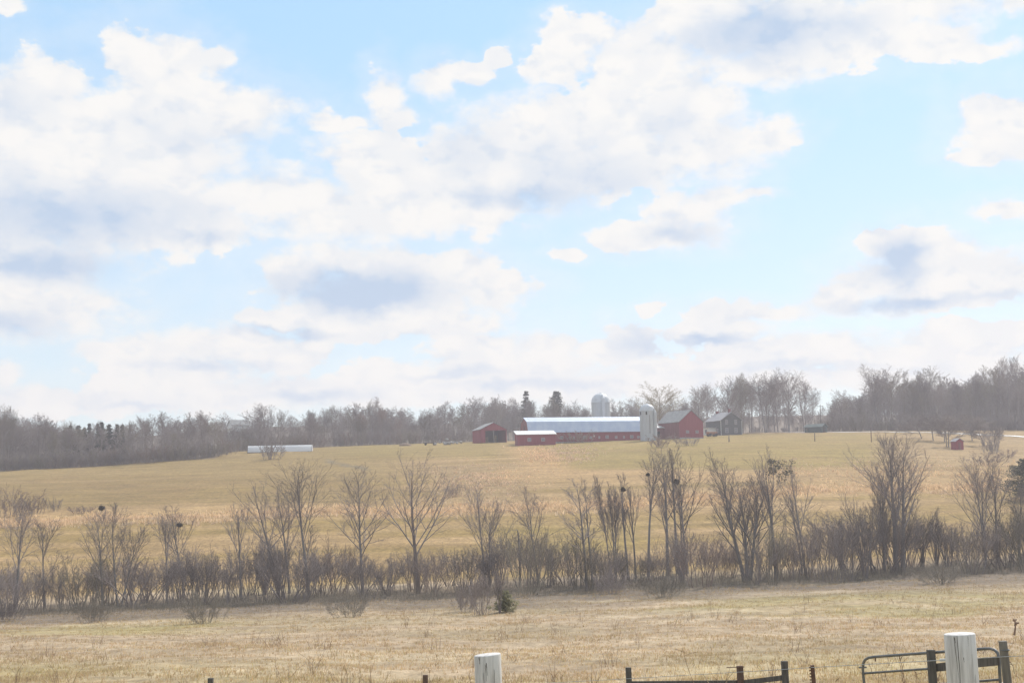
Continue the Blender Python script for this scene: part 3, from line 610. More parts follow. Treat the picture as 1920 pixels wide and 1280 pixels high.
# squirrel nests
def nest(x, y, xb, r, label, seed):
    """a ball of leaves and sticks lodged on the limb nearest to where the photo shows it"""
    rng = np.random.default_rng(seed); L_ = LIMBS[xb]; u, v = proj(L_); c = L_[np.argmin((u - x) ** 2 + (v - y) ** 2)] + [0, 0, r * .25]; m = 320
    lump = lambda n: 1 + .35 * np.sin(n[:, :1] * 3.1 + seed) * np.cos(n[:, 1:2] * 2.7 + seed * 2) + .2 * np.sin(n[:, 2:] * 5 + seed)
    n_ = nrm(rng.normal(size=(m, 3))); v = n_ * rng.uniform(.3, 1.05, (m, 1)) * r * lump(n_); v[:, 2] *= .72; v[:, 2] -= .15 * r
    d = nrm(rng.normal(size=(m, 3))) * r * .62
    V, F = tubes(np.stack([v - d * .7, v, v + d * .7], 1), np.full((m, 3), .018), 3)
    n_ = nrm(rng.normal(size=(300, 3))); q = n_ * rng.uniform(.1, .85, (300, 1)) * r * lump(n_); q[:, 2] *= .75
    V2, F2 = leaf_cloud(rng, np.concatenate([q, np.full((300, 1), r * .16)], 1), 3, .09)
    n = len(V); V = np.concatenate([V, V2]); o = mesh_np('squirrel_nest', V, [F, F2 + n], MT['nest'], None, loc=c)
    tag(o, label, 'nest', 'nests in the bare trees')
nest(187, 950, 192, 0.29, 'dark leaf nest at the top of the tree with the low left limb', 1)
nest(340, 985, 345, 0.27, 'dark leaf nest in a fork left of the pale round bush', 2)
nest(1181, 921, 1178, 0.27, 'round leaf nest on a slim tree, left of three nests at right', 3)
nest(1216, 890, 1216, 0.20, 'smallest leaf nest, high in the tall forked tree', 4)
nest(1268, 905, 1271, 0.34, 'largest leaf nest, against the straight pole like tree', 5)
# broken snag
o = MB(); P = ground_px(975, 1098, 110, 200); k = P[1] / FPX
o.tube([(0, 0, -.3), (.05, 0, 3.0), (-.1, .05, 105 * k * .96), (-.28, .05, 105 * k)], [.13, .10, .07, .02], 7); o.tube([(-.1, 0, 5.2), (.35, .1, 5.7)], [.045, .015], 5)
sn = o.build('dead_snag', MT['bark_grey'], None, True); sn.location = P; tag(sn, 'short broken dead trunk without branches standing in dark brush', 'dead tree')

# ------------------------------------------------------------------ hedgerow brush: shrubs along the line
def proto_mesh(name, V, F, m):
    me = bpy.data.meshes.new(name); V = np.ascontiguousarray(V, np.float32); me.vertices.add(len(V)); me.vertices.foreach_set('co', V.ravel())
    me.loops.add(F.size); me.loops.foreach_set('vertex_index', F.ravel().astype(np.int32)); me.polygons.add(len(F))
    me.polygons.foreach_set('loop_start', np.arange(0, F.size, F.shape[1], dtype=np.int32)); me.polygons.foreach_set('loop_total', np.full(len(F), F.shape[1], np.int32))
    me.polygons.foreach_set('use_smooth', np.ones(len(F), bool)); me.update(calc_edges=True); me.materials.append(m); return me
SHM = []
for i in range(9):
    twig = ['twig_wood', 'twig_wood', 'twig_olive', 'twig_wood', 'twig_rust', 'twig_wood', 'twig_olive', 'twig_wood', 'twig_wood'][i]
    V, F = grow_shrub(300 + i, 5.0, tipr=.0055, first=[.38, .3, .5, .42, .34, .5, .4, .45, .36][i], stems=[13, 16, 10, 18, 12, 9, 15, 11, 20][i], fan=[.5, .62, .4, .55, .7, .35, .6, .75, .45][i], sub=(9, 5, 3), r0=[.04, .03, .05, .03, .03, .06, .04, .045, .03][i], w=[.5, .8, .4, 1.1, .7, .3, .9, .5, 1.3][i])
    SHM.append(proto_mesh('bare_shrub', V, F, MT[twig]))
def put(name, me, loc, sc, rz, label, cat, group):
    o = bpy.data.objects.new(name, me); COL.objects.link(o); o.location = loc; o.scale = sc; o.rotation_euler = (0, 0, rz); return tag(o, label, cat, group)
rng = np.random.default_rng(11)
def hedge_y(x): return np.interp(x, [-60, 0, 480, 960, 1440, 1920, 1990], [1152, 1148, 1124, 1106, 1084, 1060, 1056])
xs = np.linspace(-40, 1965, 124)
for i, x in enumerate(xs):
    x = x + rng.normal() * 7; y = hedge_y(x) + rng.uniform(-13, 11)
    P = ground_px(x, y, 110, 200)
    top = np.interp(x, [0, 200, 420, 640, 760, 900, 1000, 1150, 1300, 1420, 1540, 1600, 1760, 1850, 1960], [1045, 1040, 1035, 1015, 1010, 1010, 1000, 1020, 990, 1010, 975, 965, 965, 950, 960])
    hpx = (y - top) * rng.uniform(.72, 1.2) * float((.66 if x < 1050 else .54) + .62 * vnoise(x / 62., 0.5, 9)); h = hpx * P[1] / FPX
    put('bare_shrub', SHM[rng.integers(9)], P, (h / 5.0 * rng.uniform(.85, 1.3),) * 2 + (h / 5.0,), rng.uniform(0, 6.28),
        ['tall grey brown brush thicket growing between the hedgerow trunks', 'tall grey brown brush thicket growing between the hedgerow trunks'][0], 'shrub', 'brush thickets along the hedgerow')
BUM = []
for i in range(3):
    V, F = grow_shrub(390 + i, 2.6, stems=24, fan=1.25, sub=(9, 6, 3), tipr=.006, r0=.017, w=.75, up=.15, spread=42); BUM.append([proto_mesh('bush', V, F, MT[q]) for q in ('twig_wood', 'bark_pale')])
for (x, y, yt, w, lab, mi, m) in [(383, 1168, 1100, 66, 'pale grey rounded bush in front of the hedgerow at left', 3, 'bark_pale'), (172, 1166, 1112, 60, 'low thin grey bush in front of the left nest tree', 1, 'bark_pale'),
        (905, 1152, 1062, 70, 'tall grey bush, largest of the clump standing out into the pasture', 0, None), (938, 1150, 1075, 40, 'upright grey bush right of the largest one in the pasture clump', 5, None), (873, 1146, 1075, 50, 'grey bush left of the largest one in the pasture clump', 6, None),
        (660, 1157, 1105, 70, 'low spreading grey bush below the cone shaped tree', 7, 'bark_pale'), (1240, 1118, 1072, 72, 'pale bush in front of the hedgerow below the big nest', 4, 'bark_pale'), (1150, 1112, 1062, 60, 'low bush with rusty leaves in front of dark brush', 4, None),
        (10, 1165, 1100, 60, 'rusty brown bush at the left edge of the view', 4, None), (1765, 1092, 1048, 90, 'grey bush on the bank right of the great double tree', 1, 'bark_pale')]:
    P = ground_px(x, y, 60, 200); s = P[1] / FPX; h = (y - yt) * s; low = y - yt < 72
    me = BUM[mi % 3][1 if m else 0] if low else SHM[mi]; b = (w * s / 3.9, w * s / 3.9, h / 2.3) if low else (w * s / 3.6, w * s / 3.6, h / 4.6)
    put('bush', me, P, b, rng.uniform(0, 6), lab, 'bush', None)
# little evergreens by the hedgerow
def evergreen(x, y, yt, w, seed, label, m='needles', lo=100, hi=300, d=None, top_heavy=False, bare=.05, group=None, whorls=21):
    P = ground_px(x, y, lo, hi) if d is None else at(x, d); s = P[1] / FPX; tr, B, Lf = grow_pine(seed, (y - yt) * s, w * s, bare, whorls, top_heavy=top_heavy)
    t = empty('evergreen_tree', P); tag(t, label, 'tree', group); mesh_np('trunk', *[tr[0], [tr[1]]], MT['bark_grey'], t, True); V, F = B; n = len(V)
    mesh_np('crown', np.concatenate([V, Lf[0]]), [F, Lf[1] + n], MT[m], t)
evergreen(948, 1146, 1110, 38, 1, 'small yellow green evergreen beside the grey pasture bushes', 'needles_pale', 60, 200, whorls=8)
evergreen(1925, 937, 862, 105, 4, 'dark spruce in the far field at the right edge', lo=200, hi=300)
# brambles and dead stalks at the foot of the hedgerow
def stalks(name, n, region, hgt, r, m, seed, lean=.35, kindlabel=None, npts=3):
    rng = np.random.default_rng(seed); x, d = region(rng, n); X = (x - 960) / FPX * d; Z = H(X, d)
    B = np.stack([X, d, Z - .03], 1); a = rng.uniform(0, 2 * pi, n); q = rng.normal(size=n) * lean
    P, R = sweep(rng, B, np.stack([np.cos(a) * q, np.sin(a) * q, np.ones(n)], 1), hgt * rng.uniform(.4, 1.25, n), np.full(n, r), r * .5, npts, -.1, .4)
    V, F = tubes(P, R, 3); o = mesh_np(name, V, [F], m, smooth=True); tag(o, kindlabel, 'undergrowth', None, 'stuff')
def hedge_region(rng, n):
    x = rng.uniform(-60, 1990, n); d0 = np.interp(x, [-60, 0, 480, 960, 1440, 1920, 1990], [140, 141, 145, 150, 153, 156, 157]); return x, d0 + rng.normal(size=n) * 5.5 - 2 - 4 * vnoise(x / 45, x * 0, 4)
stalks('undergrowth', 15000, hedge_region, .9, .010, MT['twig_olive'], 21, .6, 'tangled brown brambles and stalks at the foot of the hedgerow')

# ------------------------------------------------------------------ woods
FPROTO = []
FKW = [dict(fork=.35, spread=34, limbs=12), dict(fork=.42, spread=28, limbs=12, ratio=.42), dict(fork=.3, spread=44, limbs=14), dict(fork=.45, spread=30, limbs=11), dict(fork=.3, spread=30, limbs=14, stems=2, stem_fan=.08),
       dict(fork=.4, spread=24, limbs=12, ratio=.36), dict(fork=.34, spread=40, limbs=13), dict(fork=.5, spread=36, limbs=11), dict(fork=.28, spread=32, limbs=15, stems=3, stem_fan=.12), dict(fork=.38, spread=36, limbs=12)]
for i, kw in enumerate(FKW):
    lv = grow_tree(500 + i, 16.0, sub=(8, 6, 3), tipr=.017, r0=.17, width=[7, 5.5, 9, 6, 7, 4.5, 8, 7, 7.5, 6.5][i], **kw); FPROTO.append(join([tubes(*q) for q in lv]))
FM = {}
for twig in ('twig_wood', 'twig_olive', 'twig_rust'):
    FM[twig] = [proto_mesh('wood_tree', V, F, MT[twig]) for V, F in FPROTO]
SKX = [-60, 0, 60, 110, 130, 240, 260, 300, 360, 420, 470, 500, 540, 600, 640, 680, 720, 755, 772, 790, 830, 900, 940, 1000, 1100, 1190, 1290, 1310, 1360, 1400, 1440, 1490, 1525, 1548, 1580, 1620, 1645, 1690, 1740, 1800, 1850, 1895, 1980]
SKY_ = [760, 765, 774, 778, 790, 788, 778, 771, 768, 765, 761, 758, 774, 768, 757, 746, 750, 756, 782, 768, 752, 745, 740, 748, 750, 745, 745, 722, 708, 702, 692, 694, 712, 758, 732, 735, 686, 697, 690, 700, 695, 668, 672]
FRX = [-100, 0, 380, 425, 440, 590, 620, 880, 900, 1320, 1340, 1540, 1560, 1920, 2010]; FRD = [402, 404, 412, 430, 470, 480, 500, 520, 565, 560, 520, 515, 508, 500, 495]
rng = np.random.default_rng(23)
ZONES = [(-60, 425, 'grey bare tree packed in the wood along the left field edge', 'trees of the left wood', 5.2, 3), (425, 985, 'grey bare tree in the wood on the skyline behind the fields', 'trees of the middle wood', 5.2, 3),
         (985, 1300, 'hazy bare tree in the wood behind the long barn', 'trees behind the long barn', 6.2, 2), (1300, 1545, 'tall bare tree in the grove around the dark house', 'trees around the dark house', 8.5, 2), (1545, 1985, 'grey bare tree in the wood beyond the pale road', 'trees beyond the road', 5.4, 3)]
for x0, x1, lab, grp, gap, rows in ZONES:
    for row in range(rows):
        d0 = np.interp((x0 + x1) / 2, FRX, FRD); n = int((x1 - x0) * d0 / FPX / gap)
        for k in range(n):
            x = x0 + (x1 - x0) * (k + rng.uniform(.1, .9)) / n; d = np.interp(x, FRX, FRD) + row * 9 + rng.uniform(0, 7); P = at(x, d); yb = proj(P)[1]
            sk = np.interp(x, SKX, SKY_) if not 412 < x < 468 else 799; fr = [rng.uniform(.55, .9), rng.uniform(.74, 1.02), rng.uniform(.86, 1.07)][row if rows == 3 else row + 1] if not (412 < x < 468) else rng.uniform(.8, 1)
            h = max((yb - sk) * fr * d / FPX, 5); tw = 'twig_rust' if (680 < x < 780 and row == 0) else rng.choice(['twig_wood', 'twig_wood', 'twig_olive', 'twig_wood'])
            w = h / 16 * rng.uniform(.6, 1.12) * (1.25 if h < 11 else 1)
            put('bare_tree', FM[tw][rng.integers(10)], P, (w, w, h / 16), rng.uniform(0, 6.28), lab, 'tree', grp)
# singled-out trees of the woods
def far_tree(x, d, yt, wpx, seed, label, twig='twig_wood', bark='bark_grey', lean=0, **kw):
    P = at(x, d); yb = proj(P)[1]; s = d / FPX; lv = grow_tree(seed, (yb - yt) * s, width=wpx * s, lean=lean * s, tipr=.018, **kw); tree_object('bare_tree', lv, P, label, 'tree', None, bark, twig)
far_tree(1238, 490, 715, 92, 901, 'broad rounded pale tree rising behind the front silo', 'twig_tan', 'bark_pale', fork=.28, limbs=22, spread=70, up=.35, r0=.38, sub=(9, 7, 3), ratio=.56, fall=.5)
far_tree(1367, 505, 703, 62, 902, 'large bare tree rising directly behind the dark house roof', fork=.3, limbs=15, spread=42, r0=.32, sub=(8, 6, 2))
far_tree(1437, 496, 690, 60, 903, 'tall tree with straight dark trunks, tallest of the house grove', fork=.4, limbs=14, spread=26, stems=3, stem_fan=.06, r0=.4, sub=(7, 5, 2))
far_tree(1480, 492, 694, 58, 904, 'tall bare tree at the right end of the house grove', fork=.36, limbs=15, spread=34, r0=.3, sub=(8, 6, 2))
far_tree(1508, 497, 706, 52, 914, 'bare tree with a leaning crown beside the gap in the wood', fork=.36, limbs=13, spread=36, r0=.24, sub=(7, 5, 2))
far_tree(1312, 510, 722, 34, 905, 'thin bare tree just left of the dark house', fork=.4, limbs=12, spread=32, r0=.18, sub=(7, 5, 2))
far_tree(1581, 505, 729, 56, 906, 'rounded bare tree right of the gap beside the green shed', fork=.28, limbs=15, spread=48, r0=.25, sub=(8, 6, 2))
far_tree(1646, 512, 681, 52, 907, 'tall bare tree with fan crown, first of the wood beyond the road', fork=.4, limbs=15, spread=30, r0=.3, sub=(8, 6, 2))
far_tree(1893, 505, 664, 50, 908, 'highest tree on the right skyline near the edge', fork=.4, limbs=15, spread=34, r0=.3, sub=(8, 6, 2))
far_tree(8, 400, 762, 60, 909, 'tall bare tree at the left edge of the wood by the field', fork=.3, limbs=14, spread=40, r0=.22, sub=(8, 6, 2))
far_tree(288, 406, 776, 62, 910, 'pale limbed bare tree standing forward in the left wood', fork=.3, limbs=14, spread=42, r0=.22, sub=(8, 6, 2), bark='bark_pale')
far_tree(934, 540, 739, 40, 911, 'round crowned bare tree on the skyline behind the open red shed', fork=.3, limbs=14, spread=42, r0=.28, sub=(8, 6, 2))
for i, (x, d, yt, w, lab, th) in enumerate([(988, 585, 733, 34, 'dark pine with a broad base on the skyline left of the silos', False), (1045, 585, 735, 22, 'dark pine with a tufted top on the skyline behind the long barn', True)]):
    P = at(x, d); evergreen(x, proj(P)[1], yt, w, 40 + i, lab, d=d, top_heavy=th, bare=[.25, .55][i])
for i, x in enumerate([131, 146, 158, 167, 183, 190, 204, 219, 229]):
    P = at(x, 436 + rng.uniform(0, 8)); evergreen(x, proj(P)[1], 792 + rng.uniform(-4, 12), rng.uniform(13, 26), 60 + i, 'dark pine in the row showing above the left wood', d=P[1], group='pines in the left wood', bare=.2)
# low brush along the edges of the woods
FSH = []
for i in range(5):
    V, F = grow_shrub(700 + i, 4.0, stems=18, fan=.6, sub=(9, 6, 0), tipr=.018, r0=.04, w=1.2); FSH.append([proto_mesh('edge_shrub', V, F, MT[t]) for t in ('twig_wood', 'twig_rust', 'twig_olive')])
for x0, x1, n, lab, grp, dd, hh in [(-50, 425, 62, 'purple brown scrub along the foot of the left wood', 'scrub of the left wood', -4, 5.0), (425, 880, 44, 'grey brown scrub at the foot of the middle wood', 'scrub of the middle wood', -3, 5.0), (1545, 1960, 50, 'grey scrub between the pale road and the wood', 'scrub beyond the road', -6, 5.5), (1330, 1545, 12, 'grey scrub under the trees beside the dark house', 'scrub beside the house', 4, 2.5)]:
    for k in range(n):
        x = x0 + (x1 - x0) * (k + rng.uniform(0, 1)) / n; d = np.interp(x, FRX, FRD) + dd + rng.uniform(-2, 6); P = at(x, d); h = hh * rng.uniform(.6, 1.2)
        put('edge_shrub', FSH[rng.integers(5)][rng.choice([0, 0, 1, 2] if x < 1000 else [0, 0, 0, 2])], P, (h / 4 * 1.2, h / 4 * 1.2, h / 4), rng.uniform(0, 6), lab, 'shrub', grp)
# deep wood behind the counted trees: one mass
SP = []
for i in range(4):
    lv = grow_tree(800 + i, 16.0, sub=(7, 5, 0), tipr=.045, r0=.17, width=8, fork=.12, limbs=15, spread=38)
    for q in range(len(lv)): lv[q] = (lv[q][0], lv[q][1], 3)
    SP.append(join([tubes(*q) for q in lv]))
def deep_wood(n, seed):
    rng = np.random.default_rng(seed); parts = []
    for k in range(n):
        x = rng.uniform(-80, 2000); d = np.interp(x, FRX, FRD) + (26 if k % 5 < 3 else 10) + rng.uniform(0, 60); P = at(x, d); yb = proj(P)[1]
        if 1310 < x < 1560 and k % 5 < 3 and k % 4: continue
        if 412 < x < 468 and d < 530: d = 535 + rng.uniform(0, 30); P = at(x, d); yb = proj(P)[1]
        h = max((yb - np.interp(x, SKX, SKY_)) * (rng.uniform(.6, .92) if k % 5 < 3 else rng.uniform(.2, .5)) * d / FPX, 4); V, F = SP[rng.integers(4)]; a = rng.uniform(0, 6.28); w = h / 16 * rng.uniform(.9, 1.3)
        Q = np.stack([(V[:, 0] * cos(a) - V[:, 1] * sin(a)) * w, (V[:, 0] * sin(a) + V[:, 1] * cos(a)) * w, V[:, 2] * h / 16], 1) + P; parts.append((Q, F))
    V, F = join(parts); tag(mesh_np('woods', V, [F], MT['twig_wood']), 'deep bare wood filling the skyline behind the front trees', 'wood', None, 'stuff')
deep_wood(820, 31)
# field plants
for (x, y, yt, w, mi, lab) in [(505, 861, 827, 52, 0, 'round grey bush standing before the white greenhouse'), (63, 962, 930, 36, 1, 'small crooked bare sapling by the creek at left'), (22, 968, 915, 60, 2, 'reddish brush clump by the creek at the left edge'), (102, 958, 932, 24, 3, 'thin sapling right of the crooked one by the creek'),
        (1082, 830, 808, 48, 4, 'bare brown bush in front of the long barn wall'), (1862, 850, 815, 40, 0, 'grey bush right of the little red shed'), (1888, 858, 842, 30, 1, 'low dark green bush near the right edge of the field'), (1660, 838, 818, 20, 3, 'low pale weeds by the posts of the far field'),
        (1850, 872, 848, 60, 2, 'brown weed patch below the little red shed'), (1240, 838, 815, 50, 2, 'bare weedy brush below the front silo'), (1290, 835, 818, 40, 3, 'grey brush in the shade of the red gable barn'), (852, 930, 905, 22, 1, 'thin brown shrub on the rough slope'), (150, 962, 948, 40, 4, 'low brown brush along the creek reeds')]:
    P = ground_px(x, y, 190, 500); s = P[1] / FPX; h = (y - yt) * s; put('bush', FSH[mi % 5][[0, 1, 1, 0, 1][mi % 5]], P, (w * s / 4.2, w * s / 4.2, h / 3.8), rng.uniform(0, 6), lab, 'bush', None)
for i, (x, y, yt, w) in enumerate([(1728, 822, 778, 50), (1750, 826, 774, 56), (1771, 828, 776, 50), (1779, 838, 786, 50), (1823, 826, 776, 58), (1845, 836, 788, 50), (1866, 842, 800, 40)]):
    P = ground_px(x, y, 380, 470); s = P[1] / FPX
    lv = grow_tree(950 + i, (y - yt) * s, fork=.28, limbs=18, spread=70, up=.2, width=w * s * 1.25, sub=(10, 8, 3), r0=.17, tipr=.019, ratio=.6, wander=.2)
    tree_object('orchard_tree', lv, P, 'low spreading fruit tree in the row near the little red shed', 'tree', 'old fruit trees')

# ------------------------------------------------------------------ farm buildings
def window(parent, x0, x1, z0, z1, y, frame='window_trim', axis='y', n=-1, bars=True):
    """window standing 3 cm proud of the wall plane; the frame holds the pane; axis y: wall faces -y (n=-1); axis x: wall in plane x=y"""
    f = MB(); t = .13; p0, p1 = sorted((y, y + n * .07)); g0, g1 = sorted((y, y + n * .03))
    def bx(mb, a0, a1, b0, b1, q0, q1):
        if axis == 'y': mb.box(a0, a1, q0, q1, b0, b1)
        else: mb.box(q0, q1, a0, a1, b0, b1)
    bx(f, x0, x1, z1 - t, z1, p0, p1); bx(f, x0, x1, z0, z0 + t, p0, p1); bx(f, x0, x0 + t, z0 + t, z1 - t, p0, p1); bx(f, x1 - t, x1, z0 + t, z1 - t, p0, p1)
    if bars:
        xm, zm = (x0 + x1) / 2, (z0 + z1) / 2
        bx(f, xm - .05, xm + .05, z0 + t, z1 - t, p0, p1); bx(f, x0 + t, xm - .05, zm - .05, zm + .05, p0, p1); bx(f, xm + .05, x1 - t, zm - .05, zm + .05, p0, p1)
    w = f.build('window', MT[frame], parent); g = MB(); bx(g, x0 + t * .6, x1 - t * .6, z0 + t * .6, z1 - t * .6, g0, g1); g.build('pane', MT['glass'], w); return w
def roof_slab(mb, ya, za, yb, zb, x0, x1, th=.12):
    """sloping slab in the y,z plane swept along x"""
    n = np.array([-(zb - za), yb - ya]); n = n / np.linalg.norm(n) * th
    mb.prism_x([(ya, za), (yb, zb), (yb + n[0], zb + n[1]), (ya + n[0], za + n[1])], x0, x1)
# --- long barn: x along the ridge, y into the depth
def long_barn():
    P = at(992, 440); t = empty('long_barn', P, RAD(14)); tag(t, 'long red dairy barn with a pale two slope metal roof', 'barn')
    Lb, Wd, eave, brk, ridge = 42.0, 11.0, 3.75, 6.9, 8.45; yb = 1.35
    w = MB().box(0, Lb, 0, Wd, -2.0, eave); w.build('wall', MT['red'], t)
    b = MB().box(-.06, Lb + .06, -.06, Wd + .06, -2.0, .55); b.build('foundation', MT['stone'], t)
    for name, x0, x1 in (('gable_wall', 0, .22), ('gable_wall', Lb - .22, Lb)):
        MB().prism_x([(0, eave), (Wd, eave), (Wd - yb, brk - .02), (Wd / 2, ridge - .02), (yb, brk - .02)], x0, x1).build(name, MT['red_dull'], t)
    r = MB(); roof_slab(r, -.35, eave - .25, yb, brk, -.3, Lb + .3); roof_slab(r, Wd / 2, ridge, Wd - yb, brk, -.3, Lb + .3); roof_slab(r, Wd - yb, brk, Wd + .35, eave - .25, -.3, Lb + .3)
    roof_slab(r, yb, brk + .01, Wd / 2, ridge + .01, -.3, Lb + .3)
    rf = r.build('roof', MT['white_roof'], t)
    s = MB()
    for k in range(1, 42):      # standing seams on the near slopes
        x = k * Lb / 42; roof_slab(s, -.3, eave - .10, yb, brk + .13, x - .03, x + .03, .05); roof_slab(s, yb + .02, brk + .15, Wd / 2, ridge + .14, x - .03, x + .03, .05)
    s.build('seams', MT['white_roof'], rf)
    st = MB()
    for x, w_ in ((9.9, .16), (12.2, .2), (16.8, .22), (17.4, .1), (35.5, .12)):
        roof_slab(st, 0.0, eave + .52, yb - .1, brk - .12, x, x + w_, .06)
    st.build('rust_streak', MT['slate_roof'], rf)
    xs = [10.6, 13.4, 14.6, 18.2, 20.2, 23.0, 25.6, 28.6, 31.2, 33.8, 36.0, 37.5]
    for i, x in enumerate(xs):
        s = (.55, .42, .3)[i % 3]; window(t, x - s, x + s, 1.45, 1.45 + (1.0 if i % 3 == 0 else .8), 0)
    MB().box(20.9, 21.5, -.10, 0, 2.0, 2.5).build('vent', MT['white_paint'], t)
    d = MB().box(39.2, 41.2, -.06, 0, .56, 2.9); dr = d.build('door', MT['red_dull'], t)
    MB().box(-.08, 0, Wd / 2 - .45, Wd / 2 + .45, 4.6, 5.9).build('hatch', MT['dark'], t)
    return t
long_barn()
def gable_building(name, x, d, rz, w, L, eave, peak, label, wallm, roofm, cat='barn', side=None, off=0.0, over=.35, th=.14, base=None, dz=0.0, front=True):
    """gable on plane y=0 facing -y, ridge runs to +y; off shifts the ridge sideways"""
    P = at(x, d); P[2] += dz; t = empty(name, P, rz); tag(t, label, cat)
    if front:
        MB().prism([(-w/2, -2), (w/2, -2), (w/2, eave), (off, peak), (-w/2, eave)], 0, .2).build('gable_wall', MT[wallm], t)
    wl = MB().box(-w/2, -w/2 + .2, .2, L, -2, eave); wl.build('side_wall', MT[side or wallm], t)
    MB().box(w/2 - .2, w/2, .2, L, -2, eave).build('side_wall', MT[wallm], t)
    MB().prism([(-w/2 + .2, -2), (w/2 - .2, -2), (w/2 - .2, eave + .1), (off, peak - .05), (-w/2 + .2, eave + .1)], L - .2, L).build('back_wall', MT[wallm], t)
    r = MB()
    for sx in (-1, 1):
        ex = sx * w / 2; k = (peak - eave) / abs(ex - off); ox = ex + sx * over; oz = eave - over * k
        n = np.array([k * sx, 1.0]); n = n / np.linalg.norm(n) * th
        q = [(off, peak + .02), (ox, oz + .02), (ox + n[0], oz + .02 + n[1]), (off, peak + .02 + th * math.sqrt(1 + k * k))]
        r.prism(q if sx < 0 else q[::-1], -over, L + over)
    rf = r.build('roof', MT[roofm], t); return t, rf
# --- red gable barn at right
rb, rbr = gable_building('gable_barn', 1297, 448, RAD(30), 9.4, 11.5, 5.3, 8.9, 'steep red gable barn with a grey roof, right of the front silo', 'red', 'grey_roof', side='red_dull')  # left side wall takes a duller, greyer red than the gable
for x in (-1.6, 2.2): window(rb, x - .6, x + .6, 1.6, 2.5, 0)
MB().box(-4.76, 4.76, -.06, .0, -2, .25).build('foundation', MT['stone'], rb)
# --- link shed between silo and gable barn
P = at(1234, 452); t = empty('link_shed', P, RAD(22)); tag(t, 'small lean-to with a pale roof between the front silo and the gable barn', 'shed')
MB().box(-2.6, 2.6, 0, 4, -2, 3.6).build('wall', MT['red_dull'], t); r = MB(); roof_slab(r, -.4, 3.55, 4.2, 5.0, -2.9, 2.9); r.build('roof', MT['white_paint'], t)
MB().box(-.7, .7, -.06, 0, .3, 2.4).build('door', MT['dark'], t)
# --- silos
def silo(x, d, r, h, dome, label, hoops, front):
    P = at(x, d); t = empty('silo', P, RAD(-8)); tag(t, label, 'silo')
    MB().lathe([(r, -2), (r, h)], 40).build('barrel', MT['silo'], t, False)
    dm = [(r * 1.03, h - .15), (r * 1.03, h + .1)] + [(r * 1.0 * cos(a), h + .1 + dome * sin(a)) for a in np.linspace(.05, 1.5, 9)]
    dome_o = MB().lathe(dm, 40).build('dome', MT['silo_dome'], t, True)
    MB().lathe([(.22, h + dome), (.22, h + dome + .28), (.05, h + dome + .4)], 10).build('vent_cap', MT['silo_dome'], dome_o)
    for k in range(hoops):
        z = .4 + (h - .6) * k / hoops
        MB().tube([((r + .02) * cos(a), (r + .02) * sin(a), z) for a in np.linspace(0, 2 * pi, 33)], .035, 4, False).build('hoop', MT['silo'], t)
    return t
s1 = silo(1215, 438, 2.35, 9.4, 2.0, 'shorter pale concrete silo with two dark openings, standing in front of the barn end', 14, True)
for a in (-145, -93):
    a = RAD(a); o = MB().box(-.24, .24, -.1, .09, -.5, .5).build('opening', MT['dark'], s1); o.location = (2.35 * cos(a), 2.35 * sin(a), 8.5); o.rotation_euler = (0, 0, a + pi / 2)
ch = MB().tube([(2.75 * cos(RAD(-25)), 2.75 * sin(RAD(-25)), -.5), (2.75 * cos(RAD(-25)), 2.75 * sin(RAD(-25)), 8.6), (2.2 * cos(RAD(-25)), 2.2 * sin(RAD(-25)), 9.9)], [.5, .5, .3], 10).build('chute', MT['silo'], s1)
MB().box(-.13, .13, -.12, .06, 2.2, 7.9).build('ladder_rail', MT['slate_roof'], s1).location = (2.36 * cos(RAD(-70)), 2.36 * sin(RAD(-70)), 0)
s2 = silo(1128, 470, 3.1, 12.4, 3.0, 'tall wide pale silo rising behind the long barn roof', 12, False)
MB().tube([(3.4 * cos(RAD(-70)), 3.4 * sin(RAD(-70)), 0), (3.4 * cos(RAD(-70)), 3.4 * sin(RAD(-70)), 13.6), (2.4 * cos(RAD(-70)), 2.4 * sin(RAD(-70)), 14.6)], [.55, .55, .4], 10).build('chute', MT['silo_dome'], s2)
# --- low red shed in front of the barn
P = at(970, 424); t = empty('low_shed', P, RAD(8)); tag(t, 'low red shed with a white sloping roof in front of the long barn', 'shed')
MB().prism_x([(0, -2), (5, -2), (5, 4.5), (0, 3.35)], 0, 11.7).build('wall', MT['red'], t)
r = MB(); roof_slab(r, -.35, 3.30, 5.3, 4.62, -.35, 12.05, .14); r.build('roof', MT['white_paint'], t)
for x in (3.7, 7.9): window(t, x - .55, x + .55, 1.25, 2.35, 0)
MB().box(-.08, 0, 1.6, 2.8, .1, 2.2).build('door', MT['red_dull'], t)
# --- open fronted red shed
os_, osr = gable_building('open_shed', 926, 470, RAD(18), 9.2, 9.5, 4.3, 6.5, 'open fronted red machine shed with a low gable, leftmost red building', 'red', 'grey_roof', 'shed', front=False, dz=0.2)
g = MB().prism([(-4.6, 4.0), (4.6, 4.0), (4.6, 4.3), (0, 6.5), (-4.6, 4.3)], 0, .2); g.build('gable_wall', MT['red'], os_)
MB().box(-.16, .16, .02, .3, -1, 4.0).build('post', MT['timber'], os_)
MB().box(-4.4, -2.9, .02, .18, -2, 4.0).build('front_panel', MT['red'], os_); MB().box(-4.3, 4.3, .5, 9.2, -1, .06).build('dirt_floor', MT['earth'], os_)
MB().box(-4.38, 4.38, 9.05, 9.28, -1, 4.2).build('inner_wall', MT['timber'], os_)
for x in (-2.2, -.9, 2.0): MB().box(x, x + .9, 6.2, 7.0, .06, 2.2 + x * .2).build('stored_bale', MT['straw'], os_)
